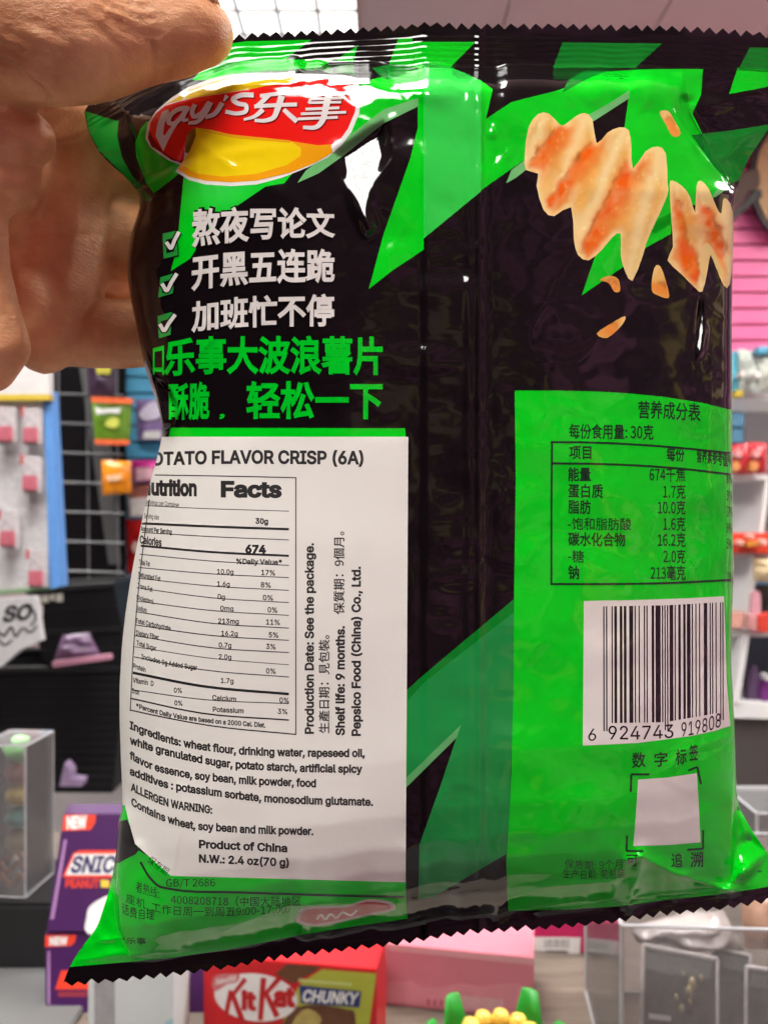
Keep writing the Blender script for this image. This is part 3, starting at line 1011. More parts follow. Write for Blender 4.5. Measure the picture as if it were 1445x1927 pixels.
M_kr = mat("red_ink", (0.45, 0.006, 0.012), 0.4)
KL = 5
for pts, w0, w1 in (([(435, 1864), (426, 1908)], 9, 9), ([(462, 1842), (436, 1876)], 9, 7), ([(438, 1872), (456, 1920)], 9, 11), ([(496, 1840), (490, 1920)], 11, 9), ([(525, 1842), (498, 1872)], 10, 7), ([(500, 1868), (522, 1913)], 9, 11)):
    f.poly("logo_stroke", [stroke_poly(pts, w0, w1)], M_kr, KL)
    KL += 0.12
f.text("logo_lettering", "it", [(454, 1898), (483, 1900)], 32, M_kr, 6.2, 'sans', 0.09)
f.text("logo_lettering", "at", [(514, 1892), (556, 1893)], 33, M_kr, 6.2, 'sans', 0.10)
f.poly("navy_bar", [[(563, 1854), (680, 1866), (676, 1896), (566, 1888)]], mat("navy_bar", (0.015, 0.03, 0.16), 0.4), 3)
f.text("bar_lettering", "CHUNKY", [(568, 1884), (672, 1890)], 21, M_wht, 3.6, 'sans', 0.06, 0.22)
f.poly("pale_line", [[(562, 1842), (662, 1850), (662, 1856), (562, 1847)]], mat("pale_lime_print", (0.5, 0.55, 0.2), 0.5, var=0.3, scale=120), 2)

# pink box
tl, tr = at(722, 1776, 0.842), at(1004, 1803, 0.815)
tr = Vector((tr.x, tr.y, tl.z))
bl = Vector((tl.x, tl.y, COUNTER + 0.001))
dirv = (tr - tl).normalized()
dpt = Vector((-dirv.y, dirv.x, 0)).normalized() * 0.075
M_pk = mat("pink_card", (0.55, 0.17, 0.22), 0.42, var=0.14, scale=35)
r, f = carton("pink_box", "flat pink box with a barcode, right of the red chocolate box", "box", tl, tr, bl, dpt, M_pk)
f.poly("pale_edge", [[(722, 1777), (1004, 1804), (1003, 1816), (735, 1789)]], mat("pale_pink_print", (0.62, 0.30, 0.32), 0.45), 1)
f.poly("pale_wave", [smooth_poly([(724, 1850), (760, 1848), (775, 1845), (790, 1856), (830, 1858), (870, 1850), (905, 1856), (960, 1850), (990, 1860), (985, 1900), (725, 1885)], 2)], mat("wave_print", (0.60, 0.22, 0.27), 0.45, var=0.15, scale=60), 1)
bars = [[(868 + k * 5.0 + d_, 1874 + k * .45), (868 + k * 5.0 + d_ + 1.5 + 2.2 * rng.rand(), 1874 + k * .45), (868 + k * 5.0 + d_ + 1.5, 1902 + k * .4), (868 + k * 5.0 + d_, 1902 + k * .4)] for k in range(16) for d_ in (0,)]
f.poly("barcode", bars, mat("pale_bar_print", (0.62, 0.45, 0.46), 0.5, var=0.3, scale=200), 2)
f.poly("dots", [[(803 + k * 12, 1880 + k), (809 + k * 12, 1880 + k), (809 + k * 12, 1891 + k), (803 + k * 12, 1891 + k)] for k in range(5)], mat("rose_print", (0.42, 0.08, 0.12), 0.5), 2)

# magenta box with price sticker
tl, tr = at(996, 1728, 0.948), at(1113, 1736, 0.938)
tr = Vector((tr.x, tr.y, tl.z))
r, f = carton("magenta_box", "small magenta box with a white barcode sticker, behind the pink one", "box", tl, tr, (tl.x, tl.y, COUNTER + 0.001), (0.004, 0.05, 0), mat("magenta_card", (0.52, 0.012, 0.11), 0.4, var=0.1, scale=40))
f.poly("price_sticker", [[(1004, 1763), (1092, 1764), (1090, 1801), (1004, 1797)]], M_wht, 1)
f.poly("sticker_barcode", [[(1024 + k * 4.4, 1768), (1024 + k * 4.4 + 1 + 2 * rng.rand(), 1768), (1024 + k * 4.4 + 1.6, 1784), (1024 + k * 4.4, 1784)] for k in range(11)], mat("grey_bar_print", (0.12, 0.12, 0.12), 0.5), 2)
f.poly("sticker_print", [[(1026, 1788), (1068, 1789), (1068, 1793), (1026, 1792)]], MATS["grey_bar_print"], 2)

# corn-shaped toy: green husk, yellow kernels
cx_, cy_ = at(945, 1900, 0.60).x, 0.61
r = thing("corn_toy", "green and yellow corn shaped toy at the bottom edge", "toy", loc=(cx_, cy_, COUNTER))
bm = bmesh.new()
for a in range(11):
    for k in range(12):
        th = 2 * math.pi * (a + 0.5 * (k % 2)) / 11
        zz = COUNTER + 0.003 + k * 0.0100
        rr = 0.030 * (1 - 0.25 * ((k - 4) / 8.0) ** 2)
        ball(bm, (cx_ + rr * math.cos(th), cy_ + rr * math.sin(th), zz), 0.0078, 1, 1, 1.0, 8)
local(bm_obj("kernels", bm, mat("corn_yellow", (0.80, 0.52, 0.08), 0.35, var=0.15, scale=150), None, True), r)
M_husk = mat("husk_green", (0.02, 0.30, 0.03), 0.4, var=0.2, scale=60)
for a in range(10):
    th = 2 * math.pi * a / 10 + 0.35
    V, Fc = [], []
    for k in range(9):
        t = k / 8
        rad = 0.040 + 0.006 * math.sin(t * 3) + 0.03 * max(0, t - .6)
        wd = 0.019 * math.sin(math.pi * min(0.90, 0.15 + 0.78 * t)) + 0.001
        hz = COUNTER - 0.012 + (0.124 + 0.016 * math.sin(a * 2.3)) * t
        for s_ in (-1, 0, 1):
            ph = th + s_ * wd / rad
            rq = rad + (0.003 if s_ == 0 else 0)
            V.append((cx_ + rq * math.cos(ph), cy_ + rq * math.sin(ph), hz))
    for k in range(8):
        for q in (0, 1):
            Fc.append((k * 3 + q, k * 3 + q + 1, k * 3 + q + 4, k * 3 + q + 3))
    lf = mesh_obj("husk_leaf", V, Fc, M_husk, None, True)
    sm = lf.modifiers.new("thick", 'SOLIDIFY')
    sm.thickness = 0.003
    local(lf, r)

# clear tray of dark jewellery cards
tr_ = clear_box("clear open tray of dark cards at the bottom right", (0.190, 0.665, COUNTER + 0.001), (0.20, -0.012, 0), (0.020, 0.20, 0), (0, 0, 0.168), False, 0.0016, name="clear_tray")
M_card = mat("black_card", (0.022, 0.022, 0.024), 0.45, var=0.3, scale=60)
for k, (lab_, px0, y0, px1, y1, d0, lean) in enumerate((("dark card with a gold brooch in the clear tray, front left", 1215, 1785, 1345, 1810, 0.70, 0.035), ("dark card behind the gold brooch card in the clear tray", 1345, 1785, 1410, 1800, 0.76, 0.02),
                                                     ("dark card at the tray's right end, by the frame edge", 1408, 1825, 1500, 1838, 0.68, 0.03))):
    tl, tr = at(px0, y0, d0 + lean), at(px1, y1, d0 + lean - 0.012)
    bl = Vector((tl.x - 0.014, d0, COUNTER + 0.006))
    r = thing("jewellery_card", lab_, "jewellery card", "dark cards in the clear tray", loc=bl)
    hv = tl - bl
    local(bm_obj("card", box_bm(bl, tr - tl, Vector((0, 0.002, 0.0005)), hv, 0.0004), M_card), r)
    bm = bmesh.new()
    o0 = bl + Vector((-.004, -.004, -.003))
    u0, h0 = (tr - tl) * 1.07, hv * 1.07
    for a, b in ((o0, o0 + u0), (o0 + u0, o0 + u0 + h0), (o0 + u0 + h0, o0 + h0), (o0 + h0, o0)):
        tube(bm, [a, b], 0.0013, 6)
    local(bm_obj("clear_sleeve_edge", bm, mat("sleeve_edge", (0.45, 0.42, 0.42), 0.2, var=0.4, scale=100)), r)
    f = Face(tl, tr - tl, bl - tl, r)
    if k == 0:
        f.poly("grey_header", [[(1216, 1790), (1338, 1812), (1334, 1842), (1262, 1834), (1212, 1822)]], mat("slate_print", (0.09, 0.10, 0.10), 0.4, var=0.3, scale=80), 1)
        bm = bmesh.new()
        for (gx, gy, gr) in ((1285, 1832, 3), (1318, 1840, 4), (1302, 1852, 9), (1296, 1866, 8), (1272, 1876, 4), (1298, 1886, 4), (1282, 1898, 5)):
            p = f.hit(gx, gy, 0.003)
            ball(bm, p, gr * 0.0007 / 1.5, 0.8, 0.6, 1.5, 10)
        local(bm_obj("brooch", bm, mat("old_gold", (0.48, 0.42, 0.22), 0.3, 0.6), None, True), r)
        f.poly("price_label", [[(1220, 1906), (1262, 1912), (1262, 1922), (1220, 1917)]], mat("grey_label", (0.4, 0.4, 0.4), 0.5), 1)
    else:
        f.poly("grey_header", [[(px0 + 4, y0 + 6), (px1 - 6, y1 + 4), (px1 - 8, y1 + 30), (px0 + 2, y0 + 32)]], MATS["slate_print"], 1)
clear_box("clear lidded box half hidden behind the packet at right", (0.462, 1.03, COUNTER + 0.001), (0.075, 0.0, 0), (0, 0.10, 0), (0, 0, 0.125), True, 0.0018)
r = thing("peach_packet", "peach coloured packet resting in the tray's far right corner", "packet", loc=(0.36, 0.86, COUNTER))
puff("packet_body", [(1392, 1688), (1500, 1670), (1510, 1790), (1400, 1785)], 0.79, 0.012, mat("peach_film", (0.42, 0.24, 0.17), 0.3, var=0.4, scale=60), r, 0.3, 5)
r = thing("clear_wrapper", "crumpled clear wrapper lying over the dark cards", "wrapper", loc=(0.28, 0.8, COUNTER + 0.1))
puff("wrapper_film", [(1180, 1742), (1360, 1712), (1400, 1790), (1200, 1775)], 0.775, 0.02, mat("cloudy_wrap", (0.34, 0.30, 0.29), 0.18, var=0.4, scale=50), r, 0.5, 3)
# ================================================================== THE CRISP PACKET
# outline of the packet: serrated edges and sides, at real size about a quarter metre from the phone
_T = np.array([(100, 240), (150, 207), (165, 196), (200, 175), (260, 140), (330, 105), (400, 78), (440, 66), (472, 61), (610, 55), (680, 51), (770, 46), (797, 41), (915, 44),
               (1055, 44), (1225, 47), (1322, 50), (1419, 58), (1445, 62), (1540, 74)], float)
_B = np.array([(60, 1862), (118, 1857), (179, 1852), (259, 1845), (311, 1840), (412, 1826), (562, 1801), (686, 1786), (739, 1781), (834, 1765), (902, 1757), (1038, 1749),
               (1153, 1738), (1249, 1724), (1345, 1714), (1416, 1704), (1445, 1699), (1560, 1682)], float)
YT = lambda x: np.interp(x, _T[:, 0], _T[:, 1])
YB = lambda x: np.interp(x, _B[:, 0], _B[:, 1])
vv = lambda x, y: (y - YT(x)) / (YB(x) - YT(x))
XLp = [(158, 203), (160, 215), (167, 249), (187, 287), (215, 315), (237, 333), (258, 358), (266, 380), (258, 408), (247, 436), (240, 480), (239, 500), (240, 524), (247, 569), (256, 610), (264, 649),
       (270, 680), (279, 710), (291, 745), (302, 780), (307, 810), (302, 840), (294, 870), (285, 900), (272, 960), (262, 1010), (252, 1060), (245, 1100), (236, 1160),
       (230, 1220), (226, 1290), (226, 1350), (228, 1420), (231, 1490), (231, 1520), (225, 1540), (222, 1570), (219, 1600), (214, 1640), (205, 1680), (195, 1710),
       (184, 1745), (168, 1765), (153, 1785), (140, 1805), (130, 1822), (117, 1857)]
BLp = [(225, 180), (240, 215), (262, 300), (275, 350), (276, 385), (262, 408), (250, 436), (242, 480), (241, 520), (249, 569), (258, 610), (300, 790), (294, 1800 * 0 + 870)]
XRp = [(1530, 72), (1500, 150), (1472, 200), (1445, 243), (1409, 296), (1391, 336), (1382, 370), (1379, 400), (1377, 600), (1377, 850), (1378, 1000), (1380, 1050), (1377, 1150), (1375, 1250),
       (1381, 1350), (1384, 1450), (1385, 1490), (1390, 1520), (1412, 1560), (1440, 1600), (1465, 1640), (1495, 1700)]
_tab = lambda pts: (np.array([vv(x, y) for x, y in pts]), np.array([x for x, y in pts], float))
_xl, _xr = _tab(XLp), _tab(XRp)
BLp = [(215, 190), (235, 215), (262, 300), (272, 345)]
BRp = [(1290, 62), (1290, 150), (1300, 215), (1345, 300), (1376, 355)]
BL2 = [(219, 1610), (218, 1680), (222, 1745), (245, 1800), (290, 1840)]
BR2 = [(1383, 1495), (1381, 1560), (1379, 1640), (1372, 1700)]


def smooth_interp(v, t, n=0.006):
    return (np.interp(v - n, *t) + 2 * np.interp(v, *t) + np.interp(v + n, *t)) / 4


SEALH = lambda x: np.interp(x, [300, 540, 790], [56, 58, 84])
vs = np.unique(np.concatenate([np.arange(0, 0.062, 0.0013), np.arange(0.062, 0.93, 0.0027), np.arange(0.93, 1.0, 0.0014), [1.0]]))
NJ = len(vs)
XL = smooth_interp(vs, _xl)
XR = smooth_interp(vs, _xr)


def edge(mid, top, bot, sgn):
    e = mid - sgn * 0.8
    tv, tx = _tab(top)
    bv, bx = _tab(bot)
    e = np.where(vs < tv[-1], np.interp(vs, tv, tx), e)
    e = np.where(vs > bv[0], np.interp(vs, bv, bx), e)
    k = np.array([1, 2, 3, 2, 1]) / 9
    e = np.convolve(np.pad(e, 2, mode='edge'), k, mode='valid')
    return e


BLx = np.maximum(edge(XL, BLp, BL2, -1), XL + 0.7)
BRx = np.minimum(edge(XR, BRp, BR2, 1), XR - 0.7)
NE, NB = 10, 300
tb = np.linspace(0, 1, NB + 1)
tb = 0.62 * tb + 0.38 * (1 - np.cos(np.pi * tb)) / 2
te = np.linspace(0, 1, NE + 1)
GX = np.concatenate([XL[:, None] + (BLx - XL)[:, None] * te[None, :-1],
                     BLx[:, None] + (BRx - BLx)[:, None] * tb[None, :],
                     BRx[:, None] + (XR - BRx)[:, None] * te[None, 1:]], 1)      # [j, i]
NI = GX.shape[1]
GY = YT(GX) + vs[:, None] * (YB(GX) - YT(GX))

_bt = np.array([(0, 0), (.046, 0), (.050, .6), (.055, 5.5), (.060, 14), (.066, 20.5), (.072, 23.0), (.082, 24.0), (.11, 24.8), (.15, 25.8), (.2, 27), (.3, 29), (.5, 31), (.7, 32.4), (.80, 32.4), (.86, 30.9), (.895, 28.6),
                (.92, 25.4), (.94, 21), (.955, 15.8), (.966, 9.5), (.974, 3.5), (.979, .6), (.983, 0), (1, 0)])
_jit = vs[:, None] + (0.010 * vnoise(GX / 75, GX * 0 + 2.5, 15) + 0.006 * vnoise(GX / 24, GX * 0 + 4.5, 16)) * (sstep(0.3, 0.05, vs) + sstep(0.8, 0.95, vs))[:, None]
_jit = _jit + 0.017 * sstep(800, 540, GX) * sstep(0.25, 0.10, vs)[:, None]
thick = np.interp(_jit.ravel(), _bt[:, 0], _bt[:, 1]).reshape(GX.shape)
xi = np.clip((2 * GX - BLx[:, None] - BRx[:, None]) / (BRx - BLx)[:, None], -1, 1)
hx = (1 - np.abs(xi) ** 2.5) ** (1 / 2.0)
# the thumb presses the top left corner flat
thick *= 1 - 0.70 * np.exp(-((GX - 280) / 150) ** 2 - ((GY - 95) / 55) ** 2)
depth = 272.0 - thick * hx
earL = np.clip((BLx[:, None] - GX) / np.maximum(BLx - XL, 0.6)[:, None], 0, 1)
earR = np.clip((GX - BRx[:, None]) / np.maximum(XR - BRx, 0.6)[:, None], 0, 1)
midL = 1 - sstep(4, 20, BLx - XL)[:, None]
midR = 1 - sstep(4, 20, XR - BRx)[:, None]
depth += earL * (2 + 5 * midL) + earR * (2 + 5 * midR)

# ---- creases, buckles and dents of the film, in millimetres
LABEL = [(190, 822), (768, 822), (766, 1200), (763, 1660), (322, 1648), (290, 1620), (255, 1588), (243, 1545), (236, 1515), (190, 1480)]
X, Y = GX, GY
YS = YT(X) + SEALH(X)                     # lower edge of the top seal
YE = YB(X) - np.interp(X, [130, 450, 750, 1180, 1450], [36, 36, 48, 30, 30])
inbody = sstep(0, 60, Y - YS) * sstep(0, 50, YE - Y)
lab = sstep(12, -12, poly_sd(X, Y, LABEL))
W = np.zeros_like(X)
W += inbody * 2.1 * vnoise(X / 210 + 3.1, Y / 260 + 1.7, 1)
W += inbody * (1 - 0.75 * lab) * 1.05 * vnoise((X + 0.4 * Y) / 95, (Y - 0.3 * X) / 75 + 5, 2)
W += inbody * (1 - 0.78 * lab) * 0.22 * vnoise(X / 38, Y / 30, 3)
W += inbody * (1 - 0.9 * lab) * 0.05 * vnoise(X / 15, Y / 13, 4)
# pleats that run down from the seal and up from the foot
W += 1.0 * vnoise(X / 42, Y / 260, 5) * np.exp(-np.maximum(Y - YS, 0) / 55) * sstep(-6, 8, Y - YS)
W += 1.1 * vnoise((X + 0.5 * Y) / 70, (Y - .25 * X) / 24, 13) * np.exp(-((Y - YS - 38) / 34) ** 2) * inbody
W += 0.7 * vnoise((X - 0.8 * Y) / 26, Y / 60, 14) * np.exp(-((Y - YS - 40) / 40) ** 2) * inbody
W += 1.7 * vnoise(X / 60 + 0.35 * Y / 60, Y / 170, 6) * np.exp(-np.maximum(YE - Y, 0) / 75) * sstep(-4, 10, YE - Y) * (1 - 0.5 * lab)
# crisps pressing through the dark middle
mk = sstep(-40, 60, -poly_sd(X, Y, [(700, 420), (960, 400), (990, 720), (965, 1120), (790, 1240), (775, 820), (540, 800), (640, 420)]))
W += mk * (0.62 * vnoise((X + .25 * Y) / 72, Y / 34, 8) + 0.10 * np.sin((Y + 0.3 * X + 30 * vnoise(X / 90, Y / 90, 9)) / 8.5) * sstep(-0.05, 0.25, vnoise(X / 80, Y / 60, 10)))
# crimped seals
crt = sstep(2, 8, Y - YT(X) - 16) * sstep(0, 8, YS - 4 - Y)
W += crt * (0.13 + 0.16 * vnoise(X / 34, Y / 60, 17)) * np.sin((Y - YT(X) + 5 * vnoise(X / 55, Y / 50, 18)) * 2 * np.pi / 10.5)
crb = sstep(0, 5, Y - YE) * sstep(10, 16, YB(X) - Y)
W += crb * (0.08 + 0.12 * vnoise(X / 34, Y / 60, 19)) * np.sin((YB(X) - Y) * 2 * np.pi / 9.0)
W += 0.5 * vnoise(X / 120, Y / 400, 11) * (1 - inbody)
# the back fin: a flap folded to the left, standing a little proud
fin = sstep(795.5, 798.5, X) * sstep(907, 903, X)
W -= 0.55 * fin
W -= 0.75 * np.exp(-((X - 904) / 3.5) ** 2)
W -= 0.30 * np.exp(-((X - 882 - 3 * vnoise(Y / 60, X * 0, 21)) / 4.0) ** 2) * inbody
rg = lambda a, b, s_: np.maximum(0, 1 - 7 * np.abs(vnoise(a, b, s_)))
crk = inbody * (1 - 0.95 * lab)
W -= crk * 0.20 * rg((X + .6 * Y) / 120, (Y - .5 * X) / 90, 22) * sstep(-.1, .3, vnoise(X / 150, Y / 150, 23))
edgy = np.exp(-np.minimum(X - BLx[:, None], BRx[:, None] - X).clip(0) / 80) + np.exp(-np.minimum(Y - YS, YE - Y).clip(0) / 90)
W -= crk * np.clip(edgy, 0, 1.2) * 0.32 * rg((X - .7 * Y) / 70, (Y + .4 * X) / 55, 24)
W -= crk * np.clip(edgy, 0, 1.2) * 0.14 * rg((X + .3 * Y) / 30, (Y - .8 * X) / 36, 25)
W += 0.12 * np.exp(-((X - 926) / 6.0) ** 2)
strip = sstep(806, 814, X) * sstep(872, 862, X) * inbody
W += strip * 0.10 * np.sin(Y * 2 * np.pi / 13.0) * (0.6 + vnoise(X / 30, Y / 50, 12))


def crease(pts, width, mm, kind='ridge'):
    """ridge stands towards the viewer; step lifts the right-hand side of the line"""
    global W
    d, s = seg_dist(X, Y, pts)
    if kind == 'ridge':
        W = W - mm * np.exp(-np.abs(d) / width)
    elif kind == 'round':
        W = W - mm * np.exp(-(d / width) ** 2)
    else:
        (x0, y0), (x1, y1) = pts[0], pts[-1]
        L = math.hypot(x1 - x0, y1 - y0)
        t = ((X - x0) * (x1 - x0) + (Y - y0) * (y1 - y0)) / L / L
        ends = sstep(-0.12, 0.12, t) * sstep(1.12, 0.88, t)
        W = W - mm * np.where(s > 0, np.exp(-d / width), np.exp(-d / 1.5) * 0.3) * ends


W *= 1 - 0.8 * np.exp(-np.maximum(0, ((X - 480) / 190) ** 2 + ((Y - 240 + 0.12 * (X - 480)) / 78) ** 2 - 0.6) * 3)
# fold that puckers the emblem
crease([(368, 240), (352, 268), (338, 300), (328, 326)], 26, -1.5, 'step')
crease([(366, 246), (376, 270), (438, 316)], 7, 0.7)
crease([(366, 246), (372, 330), (388, 400)], 6, 0.5)
crease([(405, 350), (412, 380), (400, 420)], 4, 0.35)
# wrinkles along the top seal
for k_, pl in enumerate([[(445, 140), (520, 136), (640, 131), (770, 137)], [(470, 150), (560, 146), (680, 143)], [(440, 160), (540, 158), (600, 150), (680, 128)],
                         [(560, 128), (600, 138), (610, 150)]]):
    crease(pl, 5, 0.55)
# wrinkles to the right of the emblem
crease([(630, 285), (700, 262), (760, 205)], 9, 0.5)
crease([(622, 165), (628, 230), (636, 300)], 8, 0.25)
crease([(676, 225), (722, 240), (760, 232)], 6, 0.3)
# upper right corner
crease([(1262, 205), (1300, 262), (1345, 318), (1389, 357)], 8, 1.5)
crease([(1328, 130), (1340, 165), (1347, 190)], 5, 0.6)
crease([(1300, 195), (1345, 210), (1372, 238)], 6, 0.8)
crease([(1328, 214), (1355, 238), (1380, 258)], 5, 0.6)
crease([(1330, 305), (1372, 290), (1400, 250)], 6, 0.6)
crease([(1395, 215), (1378, 200), (1380, 184), (1410, 184), (1422, 205), (1426, 250)], 4, 0.5)
# right flank
crease([(1362, 500), (1360, 640), (1358, 760)], 9, 0.5)
crease([(1318, 560), (1324, 640), (1316, 690)], 9, 0.7)
crease([(1340, 660), (1338, 760), (1330, 860)], 8, 0.4)
crease([(1372, 1130), (1362, 1240), (1366, 1300), (1358, 1340)], 6, 0.5)
crease([(1374, 1385), (1330, 1400), (1290, 1412), (1265, 1440)], 10, 0.6)
# left flank: the pinched fold by the hand
crease([(284, 700), (318, 724), (338, 770), (322, 815)], 10, 2.2)
crease([(276, 690), (300, 760), (312, 812)], 6, -1.6)
crease([(338, 765), (300, 800)], 6, 0.7)
crease([(410, 630), (390, 645), (376, 665)], 4, 0.6)
crease([(306, 850), (297, 930), (286, 1010)], 5, 0.6)
crease([(288, 1230), (296, 1340), (300, 1400)], 6, 0.45)
crease([(345, 1480), (338, 1560), (325, 1640)], 6, 0.9)
crease([(233, 1500), (250, 1580), (300, 1640), (330, 1655)], 7, 0.9)
crease([(262, 1590), (240, 1625), (226, 1660)], 7, 0.9)
crease([(285, 1640), (250, 1672), (243, 1690)], 6, 0.8)
crease([(222, 1640), (205, 1700), (185, 1760)], 5, 1.0)
crease([(190, 1770), (225, 1765), (235, 1790), (205, 1795)], 6, 1.0)
crease([(150, 1808), (200, 1800), (330, 1792)], 6, 0.7)
# foot: folds where the belly turns under
crease([(1180, 1705), (1198, 1650), (1206, 1612), (1180, 1618)], 10, 2.72)
crease([(1206, 1612), (1260, 1640), (1320, 1660), (1375, 1675)], 9, 2.55)
crease([(1150, 1690), (1172, 1655), (1200, 1650)], 8, -1.53)
crease([(930, 1724), (960, 1690), (1040, 1668), (1150, 1660)], 10, 1.53)
crease([(1010, 1716), (1100, 1706), (1240, 1684), (1370, 1674)], 6, 1.53)
crease([(420, 1755), (470, 1730), (540, 1705), (640, 1700), (740, 1706)], 10, 1.19)
crease([(762, 1600), (764, 1660), (790, 1722)], 8, 0.68)
crease([(1378, 1500), (1379, 1600), (1374, 1672)], 5, 1.36)
crease([(1385, 1510), (1402, 1570), (1412, 1620), (1385, 1660)], 6, 1.70)
W *= 1.0
depth = (depth + W) / 1000.0

RAY = np.stack([(X - CX) / F, np.ones_like(X), -(Y - CY) / F], 2)


def facet(cx, cy, target, poly, soft=14, amount=1.0, rough=0.0, seed=0):
    """a taut flat of film shaped to throw a highlight: tilt the film inside poly to mirror target"""
    global depth
    j = int(np.argmin(np.abs(vs - vv(cx, cy))))
    i = int(np.argmin(np.abs(GX[j] - cx)))
    r0 = RAY[j, i]
    p0 = r0 * depth[j, i]
    t = np.array(target) - np.array([0, 0, CZ]) - p0
    t /= np.linalg.norm(t)
    vw = r0 / np.linalg.norm(r0)
    n = t - vw
    n /= np.linalg.norm(n)
    D = (n @ p0) / (RAY @ n)
    m = sstep(soft, -soft, poly_sd(X, Y, poly)) * amount
    D = D + rough * 0.001 * vnoise(X / 9 + seed, Y / 7, 20 + seed)
    depth = depth * (1 - m) + D * m


KEY = (-0.45, -1.2, CEIL)     # middle of the ceiling light over the phone
facet(672, 348, KEY, [(634, 290), (662, 270), (722, 235), (728, 290), (705, 345), (700, 400), (704, 430), (690, 440), (668, 400), (645, 330)], 12, 0.95, 0.12, 1)
facet(1312, 196, KEY, [(1282, 186), (1340, 184), (1352, 200), (1330, 212), (1300, 200)], 5, 0.9, 0.10, 2)
facet(1318, 620, KEY, [(1318, 560), (1330, 620), (1324, 660), (1310, 680), (1308, 620)], 4, 0.9, 0.08, 3)
facet(312, 752, KEY, [(287, 706), (312, 724), (334, 764), (322, 800), (306, 806)], 4, 0.85, 0.16, 8)
facet(925, 240, KEY, [(918, 222), (934, 226), (932, 258), (916, 258)], 4, 0.9, 0.10, 5)
facet(950, 290, KEY, [(930, 288), (965, 272), (960, 292), (928, 306)], 4, 0.9, 0.10, 6)
facet(1405, 1600, (2.5, 1.3, CEIL), [(1386, 1585), (1408, 1572), (1440, 1605), (1412, 1640), (1388, 1656)], 6, 0.6, 0.05, 7)
# keep creases from folding through themselves
kk = np.array([1, 2, 1]) / 4.0
dsm = depth.copy()
dsm[1:-1] = 0.25 * depth[:-2] + 0.5 * depth[1:-1] + 0.25 * depth[2:]
dsm[:, 1:-1] = 0.25 * dsm[:, :-2] + 0.5 * dsm[:, 1:-1] + 0.25 * dsm[:, 2:]
depth = dsm
GP = RAY * depth[:, :, None] + np.array([0, 0, CZ])       # [j, i, 3]
du = np.gradient(GP, axis=1)
dv = np.gradient(GP, axis=0)
GN = np.cross(dv, du)
GN /= np.linalg.norm(GN, axis=2)[:, :, None] + 1e-12
if GN[NJ // 2, NI // 2, 1] > 0:
    GN = -GN


def split_tris(A, T, c, eps=1e-6):
    """cut triangles T (rows of the attribute table A) along every integer line of the per-vertex value c"""
    T = T.copy()
    while True:
        cv = c[T]
        lo, hi = cv.min(1), cv.max(1)
        first = np.floor(lo + eps) + 1
        cross = first < hi - eps
        if not cross.any():
            return A, T, c
        keep = T[~cross]
        S = T[cross]
        cs = c[S]
        L = np.clip(np.round((lo[cross] + hi[cross]) / 2), first[cross], np.ceil(hi[cross] - eps) - 1)
        o = np.argsort(cs, axis=1)
        S = np.take_along_axis(S, o, 1)
        cs = np.take_along_axis(cs, o, 1)
        a, b, d = S[:, 0], S[:, 1], S[:, 2]
        ca, cb, cd = cs[:, 0], cs[:, 1], cs[:, 2]
        tq = (L - ca) / (cd - ca)
        q = len(A) + np.arange(len(S))
        A = np.vstack([A, A[a] + tq[:, None] * (A[d] - A[a])])
        c = np.concatenate([c, L])
        onb = np.abs(cb - L) < eps
        new = [np.stack([a, b, q], 1)[onb], np.stack([b, d, q], 1)[onb]]
        lowb = (~onb) & (cb > L)         # line between a and b
        hib = (~onb) & (cb < L)          # line between b and d
        for msk, u, w, rest in ((lowb, a, b, 'hi'), (hib, b, d, 'lo')):
            if not msk.any():
                continue
            uu, ww = u[msk], w[msk]
            tp = (L[msk] - c[uu]) / (c[ww] - c[uu])
            p = len(A) + np.arange(msk.sum())
            A = np.vstack([A, A[uu] + tp[:, None] * (A[ww] - A[uu])])
            c = np.concatenate([c, L[msk]])
            qa, aa, bb, dd = q[msk], a[msk], b[msk], d[msk]
            if rest == 'hi':
                new += [np.stack([aa, p, qa], 1), np.stack([p, bb, dd], 1), np.stack([p, dd, qa], 1)]
            else:
                new += [np.stack([dd, qa, p], 1), np.stack([aa, bb, p], 1), np.stack([aa, p, qa], 1)]
        T = np.vstack([keep] + new)


def px_to_ij(x, y):
    v = np.clip(vv(x, y), 0, 1)
    j = np.clip(np.interp(v, vs, np.arange(NJ)), 0, NJ - 1)
    j0 = np.minimum(np.floor(j).astype(int), NJ - 2)
    fj = j - j0
    i = np.empty_like(x)
    # column of x on the row blended between rows j0 and j0+1
    order = np.argsort(j0, kind='stable')
    js = j0[order]
    st = np.searchsorted(js, np.arange(NJ - 1))
    en = np.searchsorted(js, np.arange(NJ - 1), side='right')
    ar = np.arange(NI, dtype=float)
    for r in range(NJ - 1):
        if en[r] <= st[r]:
            continue
        idx = order[st[r]:en[r]]
        f = fj[idx]
        g0, g1 = GX[r], GX[r + 1]
        # two interpolations and a blend are exact enough for rows this close, then one correction step
        ii = np.interp(x[idx], g0, ar) * (1 - f) + np.interp(x[idx], g1, ar) * f
        i[idx] = ii
    return i, j


def surf(i, j, arr):
    i0 = np.clip(np.floor(i + 1e-9).astype(int), 0, NI - 2)
    j0 = np.clip(np.floor(j + 1e-9).astype(int), 0, NJ - 2)
    fi, fj = (i - i0)[:, None], (j - j0)[:, None]
    p00, p10, p01, p11 = arr[j0, i0], arr[j0, i0 + 1], arr[j0 + 1, i0], arr[j0 + 1, i0 + 1]
    lo = p00 + fi * (p10 - p00) + fj * (p01 - p00)
    hi = p11 + (1 - fi) * (p01 - p11) + (1 - fj) * (p10 - p11)
    return np.where(fi + fj <= 1, lo, hi)


